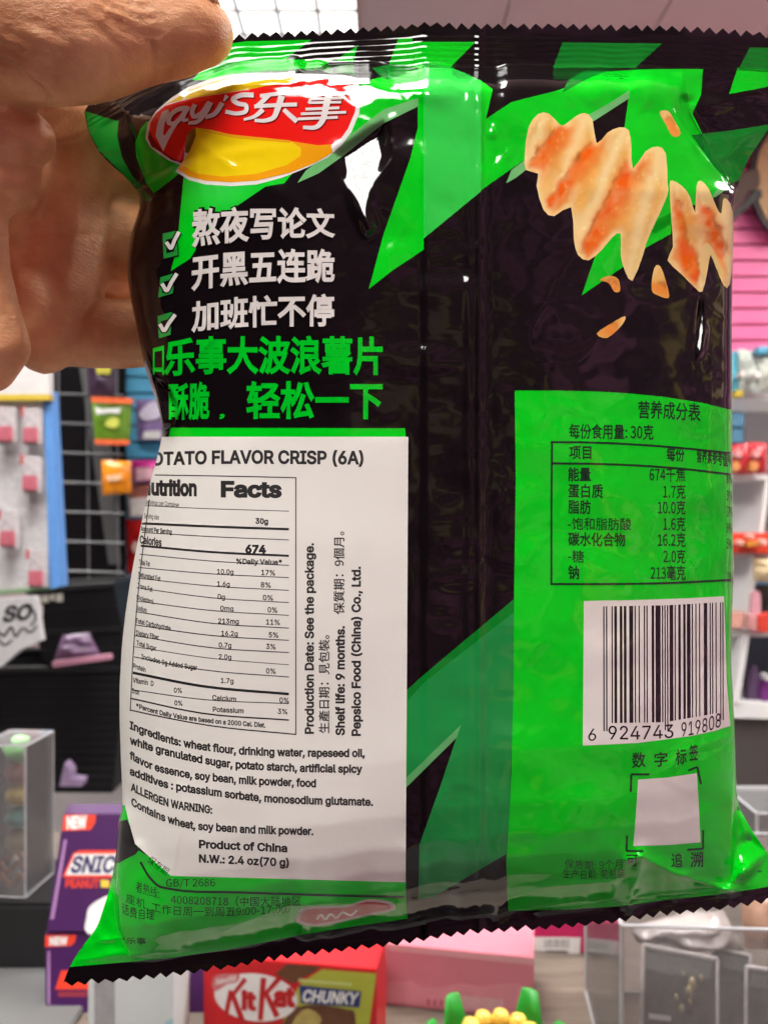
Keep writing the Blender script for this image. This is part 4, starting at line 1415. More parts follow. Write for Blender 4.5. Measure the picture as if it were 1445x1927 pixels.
class Sheet:
    """printed film or paper lying on the packet: flat shapes laid on its surface, each ink a hair above the last"""
    def __init__(s):
        s.parts = []          # (loops in photo pixels or pending text, colour, layer, shade)

    def poly(s, pts, col, layer, smooth=0, shade=None):
        pts = smooth_poly(pts, smooth) if smooth else np.array(pts, float)
        ar = np.sum(pts[:, 0] * np.roll(pts[:, 1], -1) - np.roll(pts[:, 0], -1) * pts[:, 1])
        s.parts.append(([pts if ar > 0 else pts[::-1]], col, layer, shade))

    def line(s, pts, w, col, layer, w1=None, sharp=False):
        if sharp:
            pts = [tuple(np.array(pts[i]) + (np.array(pts[i + 1]) - np.array(pts[i])) * t) for i in range(len(pts) - 1) for t in (0, .5)] + [pts[-1]]
        s.poly(stroke_poly(pts, w, w1), col, layer)

    def text(s, string, path, h, col, layer, font='sans', bold=0.0, h1=None, shear=0.0, halo=None):
        if halo:
            s.parts.append(((string, font, bold + halo[0], path, h, h1, shear), halo[1], layer - 0.5, None))
        s.parts.append(((string, font, bold, path, h, h1, shear), col, layer, None))

    def build(s, name, m, parent, step=1.6e-5):
        for f in ('sans', 'cjk'):
            prefetch([p[0][0] for p in s.parts if isinstance(p[0], tuple) and p[0][1] == f], f)
        A, T = [], []
        k = 0
        for q, (src, col, ly, shade) in enumerate(s.parts):
            if isinstance(src, tuple):
                gl = glyph_loops(*src[:3])
                if gl is None:
                    continue
                wv = max(l[:, 0].max() for l in gl)
                loops = [on_path(l, src[3], src[4], src[5], src[6], True, wv)[::-1] for l in gl]
            else:
                loops = src
            pts, edges, lij = [], [], []
            for l in loops:
                # straight edges bend on the lattice: sample them
                nx = np.roll(l, -1, 0)
                ns = np.maximum(1, np.ceil(np.linalg.norm(nx - l, axis=1) / 7.0).astype(int))
                if ns.max() > 1:
                    l = np.concatenate([l[i] + (nx[i] - l[i]) * np.arange(ns[i])[:, None] / ns[i] for i in range(len(l))])
                i, j = px_to_ij(l[:, 0].copy(), l[:, 1].copy())
                w = np.stack([i, j], 1)
                w = w[np.linalg.norm(w - np.roll(w, 1, 0), axis=1) > 2e-4]
                if len(w) < 3:
                    continue
                e0 = len(pts)
                lij.append(w)
                pts += w.tolist()
                edges += [(e0 + r, e0 + (r + 1) % len(w)) for r in range(len(w))]
            if not pts:
                continue
            B = np.array(pts)
            lo, hi = np.floor(B.min(0)).astype(int), np.ceil(B.max(0)).astype(int)
            gi, gj = np.meshgrid(np.arange(lo[0], hi[0] + 1), np.arange(lo[1], hi[1] + 1))
            G = np.stack([gi.ravel(), gj.ravel()], 1).astype(float)
            if len(G) > 6:
                G = G[winding(G + 1e-5, lij) != 0]
            allp = np.vstack([B, G])
            sk = [Vector((x + 0.2 * y, y + 0.2 * x)) for x, y in allp.tolist()]
            r = delaunay_2d_cdt(sk, edges, [], 0, 1e-6)
            S = np.array([(v[0], v[1]) for v in r[0]])
            V = np.stack([S[:, 0] - 0.2 * S[:, 1], S[:, 1] - 0.2 * S[:, 0]], 1) / 0.96
            near = np.abs(V - np.round(V)) < 3e-5
            V = np.where(near, np.round(V), V)
            t = np.array([f for f in r[2] if len(f) == 3], int)
            if not len(t):
                continue
            t = t[winding(V[t].mean(1), lij) > 0]
            c = np.tile(np.array(col, float), (len(V), 1))
            A.append(np.hstack([np.zeros((len(V), 2)), c, np.full((len(V), 1), ly), np.full((len(V), 1), q), V]))
            T.append(t + k)
            k += len(V)
        A, T = np.vstack(A), np.vstack(T)
        A, T, _ = split_tris(A, T, A[:, 7].copy(), 1e-4)
        A, T, _ = split_tris(A, T, A[:, 8].copy(), 1e-4)
        A, T, _ = split_tris(A, T, A[:, 7] + A[:, 8], 1e-4)
        XY = surf(A[:, 7], A[:, 8], np.dstack([GX, GY]))
        A[:, 0:2] = XY
        # weld, drop slivers
        key = np.round(np.hstack([A[:, 6:7], A[:, 7:9]]) * 2e4).astype(np.int64)
        _, idx, inv = np.unique(key, axis=0, return_index=True, return_inverse=True)
        A = A[idx]
        T = np.asarray(inv).reshape(-1)[T]
        ok = (T[:, 0] != T[:, 1]) & (T[:, 1] != T[:, 2]) & (T[:, 0] != T[:, 2])
        T = T[ok]
        a, b, c = A[T[:, 0], 7:9], A[T[:, 1], 7:9], A[T[:, 2], 7:9]
        ar = (b[:, 0] - a[:, 0]) * (c[:, 1] - a[:, 1]) - (c[:, 0] - a[:, 0]) * (b[:, 1] - a[:, 1])
        T[ar > 0] = T[ar > 0][:, ::-1]
        T = T[np.abs(ar) > 1e-7]
        P = surf(A[:, 7], A[:, 8], GP)
        N = surf(A[:, 7], A[:, 8], GN)
        N /= np.linalg.norm(N, axis=1)[:, None]
        P = P + N * (A[:, 5:6] * step)
        # faces must look the way the normals do
        fn = np.cross(P[T[:, 1]] - P[T[:, 0]], P[T[:, 2]] - P[T[:, 0]])
        if (np.einsum('ij,ij->i', fn, N[T[:, 0]])).mean() < 0:
            T = T[:, ::-1]
        col = A[:, 2:5].copy()
        for q, p in enumerate(s.parts):
            if p[3]:
                mk = np.round(A[:, 6]).astype(int) == q
                col[mk] = p[3](A[mk, 0], A[mk, 1], col[mk])
        me = bpy.data.meshes.new(name)
        me.vertices.add(len(P))
        me.vertices.foreach_set('co', P.astype(np.float32).ravel())
        me.loops.add(len(T) * 3)
        me.loops.foreach_set('vertex_index', T.astype(np.int32).ravel())
        me.polygons.add(len(T))
        me.polygons.foreach_set('loop_start', np.arange(0, len(T) * 3, 3, dtype=np.int32))
        me.polygons.foreach_set('use_smooth', np.ones(len(T), bool))
        me.update(calc_edges=True)
        at_ = me.color_attributes.new('ink', 'FLOAT_COLOR', 'POINT')
        at_.data.foreach_set('color', np.hstack([col, np.ones((len(col), 1))]).astype(np.float32).ravel())
        me.materials.append(m)
        me.normals_split_custom_set_from_vertices(N.astype(np.float32))
        o = bpy.data.objects.new(name, me)
        COL.objects.link(o)
        local(o, parent)
        return o


def ink_mat(name, rough, spec, var, scale, bump=0.0, bscale=600, coat=0.0):
    m = mat(name, (1, 1, 1), rough, 0, spec, var, scale, bump, bscale, coat)
    n, l = m.node_tree.nodes, m.node_tree.links
    b = n["Principled BSDF"]
    mx = [q for q in n if q.bl_idname == 'ShaderNodeMix'][0]
    a = n.new("ShaderNodeAttribute")
    a.attribute_name = 'ink'
    mul = n.new("ShaderNodeMix")
    mul.data_type = 'RGBA'
    mul.blend_type = 'MULTIPLY'
    mul.inputs[0].default_value = 1.0
    mx.inputs[6].default_value = (1 - var, 1 - var, 1 - var, 1)
    mx.inputs[7].default_value = (1, 1, 1, 1)
    l.new(a.outputs["Color"], mul.inputs[6])
    l.new(mx.outputs[2], mul.inputs[7])
    l.new(mul.outputs[2], b.inputs["Base Color"])
    return m


FILM = ink_mat("printed_film", 0.09, 0.42, 0.12, 30)
PAPER = ink_mat("sticker_paper", 0.55, 0.35, 0.05, 90, 0.03, 500)
BLACK = (0.006, 0.004, 0.005)
GREEN = (0.0, 0.62, 0.012)
LGREEN = (0.030, 0.60, 0.070)
DGREEN = (0.002, 0.20, 0.018)
PALE = (0.16, 0.50, 0.17)
TEAL = (0.012, 0.27, 0.055)
WHITE = (0.80, 0.79, 0.77)
INK = (0.012, 0.012, 0.012)
GINK = (0.006, 0.035, 0.012)


def crop(base, sc):
    return lambda pts: [(base[0] + x / sc, base[1] + y / sc) for x, y in pts]


bag = thing("crisp_packet", "green and black crisp packet seen from behind, pinched by a hand at its corner", "crisp packet", loc=at(800, 1760, 0.272))
film = Sheet()
# ---- base film between the seals, and the serrated seals
top_in = [(x, YT(x) + SEALH(x)) for x in np.arange(100, 1545, 12)]
_ye = lambda x: YB(x) - np.interp(x, [130, 450, 750, 1180, 1450], [36, 36, 48, 30, 30])
bot_in = [(x, _ye(x)) for x in np.arange(60, 1560, 12)]
film.poly(top_in + bot_in[::-1], BLACK, 0)
ts, bs = Sheet(), Sheet()


def teeth(edge_f, x0, x1, period, h, sgn):
    pts, x, k = [], x0, 0
    while x < x1:
        xx = x + rng.uniform(-1.6, 1.6)
        pts.append((xx, edge_f(xx) + (sgn * h if k % 2 else 0) * rng.uniform(.75, 1.15)))
        x += period / 2
        k += 1
    return pts


tt = teeth(YT, 100, 1540, 23.3, 11, 1)
ts.poly(tt + [(x, YT(x) + SEALH(x)) for x in np.arange(1540, 99, -12)], BLACK, 0)
bt = teeth(YB, 60, 1556, 25.4, 9.5, -1)
bs.poly(bt + [(x, _ye(x)) for x in np.arange(1558, 59, -12)], BLACK, 0)

# ---- green lightning shapes
c8 = crop((260, 120), 3.1413)
film.poly([(160, 209), (218, 227), (224, 227), (221, 255), (230, 296), (249, 330), (286, 374), (283, 381), (255, 371), (237, 333), (215, 311), (187, 283), (168, 249)], DGREEN, 1)
film.poly([(277, 227), (265, 243), (255, 268), (258, 296), (274, 340), (290, 364), (330, 333), (352, 311), (300, 260)], GREEN, 1)
film.poly([(458, 117), (540, 112), (628, 112), (600, 128), (470, 133), (430, 146), (395, 150), (362, 151), (395, 115)], GREEN, 1)
film.poly([(347, 320), (560, 315), (535, 345), (500, 351), (450, 385), (415, 408), (378, 455), (358, 487), (322, 510), (330, 480), (336, 440)], GREEN, 1,
          shade=lambda x, y, c: c + (np.array(LGREEN) - c) * np.clip((430 - y) / 90, 0, 1)[:, None] * np.exp(-((x - 420) / 60) ** 2)[:, None])
film.poly([(668, 165), (700, 150), (722, 143), (786, 131), (787, 186), (722, 207), (690, 236), (640, 268), (590, 300), (600, 230)], GREEN, 1)
film.poly([(787, 184), (787, 200), (722, 232), (650, 290), (600, 326), (560, 344), (575, 322), (640, 268), (722, 206)], PALE, 1.1)
film.poly([(700, 128), (740, 120), (775, 126), (760, 142), (728, 150), (712, 140)], DGREEN, 1.05)
_up = lambda x, y, c: c * (1 + 0.12 * vnoise(x / 60, y / 80, 40))[:, None]
# centre: left of the flap, the flap, right of the flap
film.poly([(786, 190), (786, 240), (772, 298), (722, 440), (694, 544), (740, 508), (797, 470), (797, 128), (786, 126)], GREEN, 1, shade=_up)
film.poly([(797, 118), (840, 124), (880, 140), (905, 152), (905, 360), (797, 449)], LGREEN, 1, shade=_up)
film.poly([(905, 152), (927, 168), (914, 224), (962, 192), (1042, 172), (1057, 167), (1102, 150), (1137, 135), (1225, 130), (1322, 130), (1318, 178), (1302, 214), (1345, 300), (1372, 352),
           (1342, 372), (1302, 387), (1262, 422), (1232, 440), (1180, 420), (1189, 316), (1174, 238), (1119, 262), (1060, 240), (987, 300), (905, 358)], GREEN, 1, shade=_up)
film.poly([(1182, 186), (1174, 240), (1160, 300), (1105, 262), (1112, 231)], BLACK, 2)
film.poly([(1184, 170), (1182, 186), (1112, 231), (1095, 226), (1102, 219), (1140, 198)], PALE, 2.1)
film.poly([(952, 345), (962, 320), (992, 297), (994, 316), (970, 335)], PALE, 2)
film.poly([(1357, 345), (1372, 352), (1345, 371), (1340, 368)], PALE, 2)
film.poly([(1102, 150), (1137, 135), (1100, 133), (1068, 152), (1057, 175)], DGREEN, 2)
film.poly([(1094, 556), (1120, 480), (1140, 450), (1167, 436), (1215, 424), (1262, 400), (1262, 440), (1215, 466), (1168, 505)], GREEN, 1)
film.poly([(1300, 254), (1372, 246), (1460, 232), (1445, 245), (1391, 340), (1372, 346), (1340, 310)], DGREEN, 2)
film.poly([(1387, 128), (1445, 132), (1500, 140), (1500, 160), (1445, 163), (1371, 177)], GREEN, 1)
for pl, cc in (([(463, 78), (586, 75), (536, 112), (458, 119), (400, 140), (395, 115), (420, 84)], GREEN), ([(673, 86), (664, 117), (630, 114)], GREEN),
               ([(749, 73), (776, 72), (780, 128), (731, 124)], GREEN), ([(776, 79), (894, 79), (846, 128), (781, 127)], GREEN),
               ([(1058, 80), (1245, 82), (1194, 128), (1040, 128)], DGREEN), ([(1410, 89), (1500, 92), (1500, 140), (1388, 132)], DGREEN)):
    ts.poly(pl, cc, 1)
# nutrition panel, foot and lower wedges
film.poly([(968, 735), (1050, 735), (1130, 737), (1190, 741), (1250, 747), (1320, 758), (1377, 772), (1520, 790)] + [(x, float(_ye(x)) - 0.5) for x in np.arange(1520, 946, -12)] + [(952, 1620), (958, 1540), (962, 1450), (966, 1250), (967, 1110), (970, 900)], GREEN, 1)
film.poly([(967, 1127), (967, 1152), (905, 1200), (797, 1285), (764, 1322), (764, 1300), (797, 1270)], DGREEN, 1)
film.poly([(967, 1152), (905, 1200), (797, 1285), (764, 1322), (764, 1480), (859, 1387), (830, 1475), (789, 1590), (787, 1692), (812, 1690), (952, 1607), (958, 1540), (966, 1300)], TEAL, 1.2, shade=_up)
film.poly([(867, 1364), (764, 1464), (764, 1482), (859, 1388)], (0.12, 0.40, 0.14), 2)
film.poly([(190, 1490), (240, 1512), (262, 1600), (322, 1640), (763, 1640), (764, 1700)] + [(x, float(_ye(x)) - 0.5) for x in np.arange(767, 59, -12)] + [(80, 1600)], GREEN, 1)
film.poly([(200, 1552), (240, 1542), (248, 1560), (262, 1600), (255, 1608), (224, 1624), (200, 1620)], BLACK, 2)
film.poly([(320, 805), (762, 806), (764, 826), (318, 826)], GREEN, 1)
# dull red logo at the foot
_rl = [(558, 1736), (563, 1715), (585, 1706), (650, 1704), (690, 1692), (735, 1697), (742, 1712), (700, 1722), (660, 1731), (600, 1743)]
film.poly(_rl, (0.55, 0.50, 0.46), 2, 3)
film.poly([(566, 1733), (571, 1717), (590, 1710), (650, 1708), (690, 1697), (730, 1701), (733, 1710), (700, 1717), (655, 1727), (600, 1738)], (0.42, 0.03, 0.05), 2.6, 3)
film.line([(596, 1730), (604, 1722), (612, 1730), (622, 1720), (632, 1727), (645, 1717), (660, 1722), (672, 1712)], 4, WHITE, 3)

# ---- the emblem
film.poly(c8([(45, 440), (58, 350), (110, 278), (200, 200), (300, 138), (420, 92), (520, 68), (640, 58), (800, 55), (1000, 60), (1210, 68), (1262, 78), (1302, 118), (1317, 180), (1307, 290), (1262, 402), (1200, 484),
              (1120, 554), (1000, 614), (850, 674), (700, 714), (550, 724), (400, 714), (300, 687), (222, 636), (250, 598), (180, 570), (120, 530), (72, 490)]), WHITE, 3)
film.poly(c8([(160, 245), (300, 158), (450, 104), (600, 66), (800, 64), (900, 70), (940, 100), (880, 118), (660, 150), (520, 172), (350, 198), (200, 228)]), (0.72, 0.50, 0.01), 4)
RED = (0.84, 0.014, 0.010)
film.poly(c8([(60, 440), (75, 350), (105, 295), (160, 250), (250, 222), (350, 200), (600, 162), (760, 132), (900, 112), (1050, 97), (1200, 84), (1250, 92), (1285, 150), (1292, 220), (1280, 290), (1240, 385), (1200, 440), (1140, 480),
              (1060, 484), (900, 460), (700, 440), (560, 425), (430, 395), (340, 380), (292, 425), (277, 500), (270, 592), (200, 570), (130, 520), (82, 490)]), RED, 5)
film.poly(c8([(60, 440), (66, 395), (90, 440), (150, 520), (210, 560), (262, 575), (270, 592), (200, 570), (130, 520), (82, 490)]), (0.28, 0.006, 0.006), 5.4)
film.poly(c8([(340, 378), (430, 392), (560, 422), (700, 438), (900, 458), (1060, 483), (1140, 478), (1150, 525), (1050, 584), (900, 644), (700, 692), (550, 702), (400, 692), (300, 667), (235, 622), (280, 560), (320, 490), (345, 425)]),
          (0.88, 0.64, 0.006), 6)
film.poly(c8([(235, 622), (300, 667), (400, 692), (550, 702), (700, 692), (900, 644), (1050, 584), (1150, 525), (1140, 478), (1060, 483), (900, 458), (965, 500), (960, 545), (880, 600), (700, 652), (500, 668), (350, 650), (258, 598)]),
          (0.86, 0.36, 0.006), 7)
film.poly(c8([(350, 385), (560, 420), (900, 455), (900, 470), (700, 452), (560, 440), (430, 410)]), (0.80, 0.40, 0.01), 7)
film.poly(c8([(340, 376), (300, 405), (277, 480), (280, 525), (300, 530), (325, 478), (345, 425)]), (0.25, 0.14, 0.004), 7.5)  # shade inside the emblem's pucker, painted as dark yellow ink
WH2 = (0.78, 0.75, 0.73)
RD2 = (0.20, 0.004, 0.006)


def emblem_stroke(pts, w, w1=None):
    global _es
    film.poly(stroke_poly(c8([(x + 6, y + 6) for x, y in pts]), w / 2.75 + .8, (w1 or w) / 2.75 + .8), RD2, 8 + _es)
    film.poly(stroke_poly(c8(pts), w / 2.75, (w1 or w) / 2.75), WH2, 9.5 + _es)
    _es += 0.05


_es = 0.0
film.poly(c8([(182, 268), (145, 286), (118, 358), (106, 425), (152, 518), (182, 450), (217, 385), (247, 343), (215, 353), (185, 388), (158, 428), (150, 412), (160, 350), (187, 290)]), WH2, 9.4)
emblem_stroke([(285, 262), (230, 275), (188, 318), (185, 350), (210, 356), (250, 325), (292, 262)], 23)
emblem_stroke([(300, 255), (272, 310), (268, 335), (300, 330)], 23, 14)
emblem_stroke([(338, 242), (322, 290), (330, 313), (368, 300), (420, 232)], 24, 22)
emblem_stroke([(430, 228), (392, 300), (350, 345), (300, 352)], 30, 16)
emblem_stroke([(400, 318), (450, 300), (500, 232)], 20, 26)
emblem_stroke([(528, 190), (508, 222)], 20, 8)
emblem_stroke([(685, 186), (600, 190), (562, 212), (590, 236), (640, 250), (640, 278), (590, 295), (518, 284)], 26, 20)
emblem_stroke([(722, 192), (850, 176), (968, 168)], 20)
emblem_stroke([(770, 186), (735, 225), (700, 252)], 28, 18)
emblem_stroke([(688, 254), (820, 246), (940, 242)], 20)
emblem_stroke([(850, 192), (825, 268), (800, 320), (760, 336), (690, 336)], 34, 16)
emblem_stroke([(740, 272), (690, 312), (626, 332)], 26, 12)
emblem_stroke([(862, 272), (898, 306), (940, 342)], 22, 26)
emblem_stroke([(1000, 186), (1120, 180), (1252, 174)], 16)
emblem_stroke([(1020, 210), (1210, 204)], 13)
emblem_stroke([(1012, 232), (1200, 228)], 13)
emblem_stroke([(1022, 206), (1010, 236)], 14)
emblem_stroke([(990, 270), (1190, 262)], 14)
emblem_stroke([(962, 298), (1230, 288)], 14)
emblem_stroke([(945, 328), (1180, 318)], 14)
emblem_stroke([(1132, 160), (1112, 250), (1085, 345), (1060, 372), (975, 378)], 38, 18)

# ---- slogans
SL = (0.70, 0.67, 0.64)
for s_, pth, h0, h1 in (("熬夜写论文", [(362, 464), (410, 458), (500, 450), (631, 446)], 64, 48), ("开黑五连跪", [(361, 546), (410, 539), (500, 532), (630, 530)], 60, 56),
                        ("加班忙不停", [(361, 624), (410, 619), (500, 614), (629, 613)], 52, 55)):
    film.text(s_, pth, h0, SL, 10, 'cjk', 0.033, h1, halo=(0.05, BLACK))
for s_, pth, h0, h1 in (("乐事大波浪薯片", [(309, 708), (350, 704), (500, 702), (720, 704)], 63, 65), ("口", [(289, 704), (310, 706)], 50, 58), ("酥脆", [(318, 788), (340, 788), (395, 788)], 62, 64),
                        (",", [(413, 785), (424, 785)], 22, 22), ("轻松一下", [(464, 787), (550, 787), (720, 787)], 64, 64)):
    film.text(s_, pth, h0, (0.0, 0.58, 0.02), 10, 'cjk', 0.034, h1)
for bx, ck in ((((307, 440), (332, 435), (336, 480), (309, 487)), ((314, 456), (322, 467), (338, 437))), (((303, 522), (330, 514), (326, 552), (299, 560)), ((306, 534), (314, 547), (334, 515))),
               (((298, 595), (325, 587), (322, 630), (300, 637)), ((302, 610), (309, 622), (331, 592)))):
    bx = np.array(bx, float)
    ce = bx.mean(0)
    film.poly(ce + (bx - ce) * 1.14, BLACK, 9)
    film.poly(bx, (0.02, 0.33, 0.05), 10)
    film.poly(ce + (bx - ce) * 0.55 + np.array([0, 2]), BLACK, 11)
    film.line(ck, 12, BLACK, 12, None, True)
    film.line(ck, 7, (0.78, 0.78, 0.74), 13, None, True)

# ---- printed crisps
def chip_ink(bands, base=(0.80, 0.42, 0.09), hot=(0.84, 0.12, 0.003), pale=(0.90, 0.70, 0.32), rim=None, crests=()):
    def f(x, y, c):
        xw, yw = x, y
        x, y = x + 7 * vnoise(xw / 17, yw / 17, 38) + 4 * vnoise(xw / 7, yw / 7, 39), y + 9 * vnoise(yw / 17, xw / 17, 41)
        o = np.tile(np.array(base), (len(x), 1)) * (1 + 0.10 * vnoise(x / 7, y / 7, 33) + 0.22 * vnoise(x / 26, y / 30, 34))[:, None]
        k = sstep(-0.05, 0.4, vnoise((x + y * .5) / 20, (y - x * .5) / 60, 35))
        o = o + (np.array(pale) - o) * (0.6 * k)[:, None]
        for pts, w in crests:
            d, _ = seg_dist(x, y, pts)
            o = o + (np.array(pale) - o) * (0.9 * np.exp(-(d / w) ** 2))[:, None]
        for pts, w in bands:
            d, sd = seg_dist(x, y, pts)
            m = np.where(sd > 0, np.exp(-(d / (w * 0.65)) ** 2), np.exp(-(d / (w * 1.6)) ** 2)) * (0.9 + 0.5 * vnoise(x / 11, y / 11, 36))
            o = o + (np.array(hot) - o) * np.clip(m, 0, 1)[:, None]
            e = np.exp(-((d - w * 0.45) / 3.0) ** 2) * (sd > 0) * (0.45 + 0.8 * vnoise(x / 14, y / 14, 42))
            o = o + (np.array((0.36, 0.085, 0.008)) - o) * np.clip(e, 0, 1)[:, None]
        if rim is not None:
            d, _ = seg_dist(x, y, list(rim) + [rim[0]])
            o = o + (np.array(pale) - o) * (0.75 * np.exp(-(d / 7.0) ** 2))[:, None]
        sp = vnoise(x / 4.5, y / 4.5, 37) > 0.42
        o[sp] = o[sp] * 1.15 + 0.03
        return np.clip(o, 0, 0.9)
    return f


CH1 = [(989, 320), (987, 290), (994, 240), (1012, 215), (1032, 214), (1052, 234), (1062, 235), (1082, 220), (1099, 213), (1114, 225), (1122, 270), (1142, 250), (1164, 240), (1182, 245), (1187, 275), (1190, 318),
       (1214, 285), (1237, 276), (1252, 290), (1255, 345), (1254, 370), (1227, 430), (1215, 458), (1209, 480), (1189, 529), (1175, 510), (1167, 480), (1167, 440), (1152, 446), (1132, 470), (1107, 490), (1087, 480),
       (1079, 450), (1074, 390), (1042, 407), (1022, 395), (1009, 350), (1012, 327)]
film.poly(CH1, (0.7, 0.45, 0.15), 5, 2, shade=chip_ink([([(1003, 312), (1022, 280), (1050, 250)], 17), ([(1034, 380), (1066, 338), (1110, 276)], 15), ([(1104, 468), (1124, 420), (1150, 372), (1184, 310)], 19)], rim=CH1, crests=[([(1030, 395), (1060, 330), (1097, 228)], 13), ([(1086, 470), (1122, 375), (1168, 255)], 13), ([(1182, 515), (1206, 410), (1238, 292)], 14), ([(996, 300), (1022, 226)], 9)]))
CH2 = [(1259, 350), (1264, 340), (1282, 350), (1297, 370), (1307, 400), (1309, 352), (1317, 340), (1332, 355), (1347, 390), (1356, 402), (1359, 376), (1367, 375), (1378, 400), (1378, 470), (1372, 535), (1360, 537),
       (1345, 500), (1336, 478), (1330, 510), (1320, 549), (1307, 542), (1280, 515), (1255, 490), (1265, 465), (1262, 410)]
film.poly(CH2, (0.7, 0.4, 0.12), 5, 2, shade=chip_ink([([(1275, 385), (1285, 440), (1290, 500)], 16), ([(1330, 400), (1348, 440), (1356, 470)], 17), ([(1300, 470), (1310, 520)], 10)], rim=CH2, crests=[([(1268, 355), (1284, 400)], 8), ([(1320, 348), (1322, 420), (1318, 540)], 10), ([(1364, 385), (1374, 520)], 9)]))
film.poly([(1316, 500), (1322, 462), (1334, 460), (1350, 490), (1358, 520), (1346, 505), (1336, 480), (1328, 505), (1322, 535)], (0.80, 0.58, 0.22), 6, 2)
for cb in ([(1128, 527), (1145, 519), (1162, 525), (1166, 547), (1155, 549), (1145, 533)], [(1225, 545), (1230, 505), (1242, 502), (1255, 540), (1257, 561), (1237, 556)],
           [(1122, 628), (1147, 610), (1175, 595), (1170, 611), (1142, 636)], [(1240, 211), (1256, 209), (1265, 222), (1280, 251), (1265, 257), (1252, 235)]):
    film.poly(cb, (0.8, 0.3, 0.05), 5, 3, shade=chip_ink([([tuple(np.mean(cb, 0)), tuple(np.mean(cb, 0) + [6, 4])], 13)], hot=(0.80, 0.24, 0.03)))

# ---- Chinese nutrition panel
GT = GINK
film.text("营养成分表", [(1200, 787), (1258, 789), (1317, 793)], 31, GT, 4, 'cjk', 0.016)
film.text("每份食用量: 30克", [(1070, 825), (1229, 827)], 26, GT, 4, 'cjk', 0.018)
for ln, w_ in (([(1036, 832), (1120, 833), (1200, 837), (1290, 844), (1376, 853)], 4), ([(1037, 872), (1120, 873), (1200, 876), (1290, 883), (1376, 893)], 4), ([(1038, 830), (1037, 960), (1037, 1101)], 4),
               ([(1035, 1099), (1150, 1099), (1260, 1097), (1377, 1091)], 4)):
    film.line(ln, w_, GT, 4)
film.text("项目", [(1070, 864), (1112, 864)], 24, GT, 4, 'cjk', 0.022)
film.text("每份", [(1253, 867), (1287, 868)], 24, GT, 4, 'cjk', 0.022)
film.text("营养素参考值%", [(1310, 870), (1345, 874), (1377, 880)], 24, GT, 4, 'cjk', 0.022)
for i_, (a_, xa, b_, xb, yb, pc) in enumerate((("能量", 1111, "674千焦", 1221, 905, "8%"), ("蛋白质", 1134, "1.7克", 1247, 937, "3%"), ("脂肪", 1111, "10.0克", 1237, 967, "17%"), ("-饱和脂肪酸", 1187, "1.6克", 1247, 998, "8%"),
                                              ("碳水化合物", 1176, "16.2克", 1237, 1028, "5%"), ("-糖", 1098, "2.0克", 1247, 1059, ""), ("钠", 1089, "213毫克", 1223, 1090, "11%"))):
    bd = 0.026 if a_[0] != '-' else 0.008
    film.text(a_, [(1068, yb - (1 if i_ else 0)), (xa, yb)], 24 if a_[0] != '-' else 22, GT, 4, 'cjk', bd)
    film.text(b_, [(xb, yb + 1), (1289, yb + 1)], 25, GT, 4, 'cjk', 0.016)
    if pc:
        film.text(pc, [(1366, yb + 6), (1377, yb + 8)], 22, GT, 4, 'cjk', 0.006)
# ---- barcode
film.poly([(1098, 1131), (1200, 1129), (1290, 1126), (1361, 1122), (1364, 1200), (1366, 1280), (1370, 1330), (1373, 1366), (1340, 1376), (1300, 1385), (1200, 1398), (1096, 1403)], (0.78, 0.74, 0.71), 4)
_Lc = ["0001101", "0011001", "0010011", "0111101", "0100011", "0110001", "0101111", "0111011", "0110111", "0001011"]
_par = ["LLLLLL", "LLGLGG", "LLGGLG", "LLGGGL", "LGLLGG", "LGGLLG", "LGGGLL", "LGLGLG", "LGLGGL", "LGGLGL"]
num = "6924743919808"
bits = "101"
for d_, p_ in zip(num[1:7], _par[int(num[0])]):
    cde = _Lc[int(d_)]
    bits += cde if p_ == 'L' else "".join('1' if q == '0' else '0' for q in cde)[::-1]
bits += "01010"
for d_ in num[7:]:
    bits += "".join('1' if q == '0' else '0' for q in _Lc[int(d_)])
bits += "101"
_bx = lambda k: 1134 + 226 * (1.10 * (k / 95.0) - 0.10 * (k / 95.0) ** 2)
k = 0
while k < 95:
    if bits[k] == '1':
        e_ = k
        while e_ < 95 and bits[e_] == '1':
            e_ += 1
        xa, xb = _bx(k), _bx(e_)
        guard = k < 3 or 45 <= k < 50 or k >= 92
        bt_ = lambda x: np.interp(x, [1134, 1250, 1360], [1361, 1359, 1340]) + (15 if guard else 0)
        tp_ = lambda x: np.interp(x, [1134, 1250, 1360], [1141, 1139, 1133])
        film.poly([(xa, tp_(xa)), (xb, tp_(xb)), (xb + .5, bt_(xb)), (xa + .5, bt_(xa))], (0.015, 0.010, 0.016), 5)
        k = e_
    else:
        k += 1
film.text("6", [(1106, 1394), (1121, 1393)], 22, INK, 6, 'sans', 0.01)
film.text("924743", [(1144, 1391), (1205, 1391), (1266, 1388)], 25, INK, 6, 'sans', 0.01)
film.text("919808", [(1281, 1386), (1320, 1379), (1355, 1367)], 26, INK, 6, 'sans', 0.01)
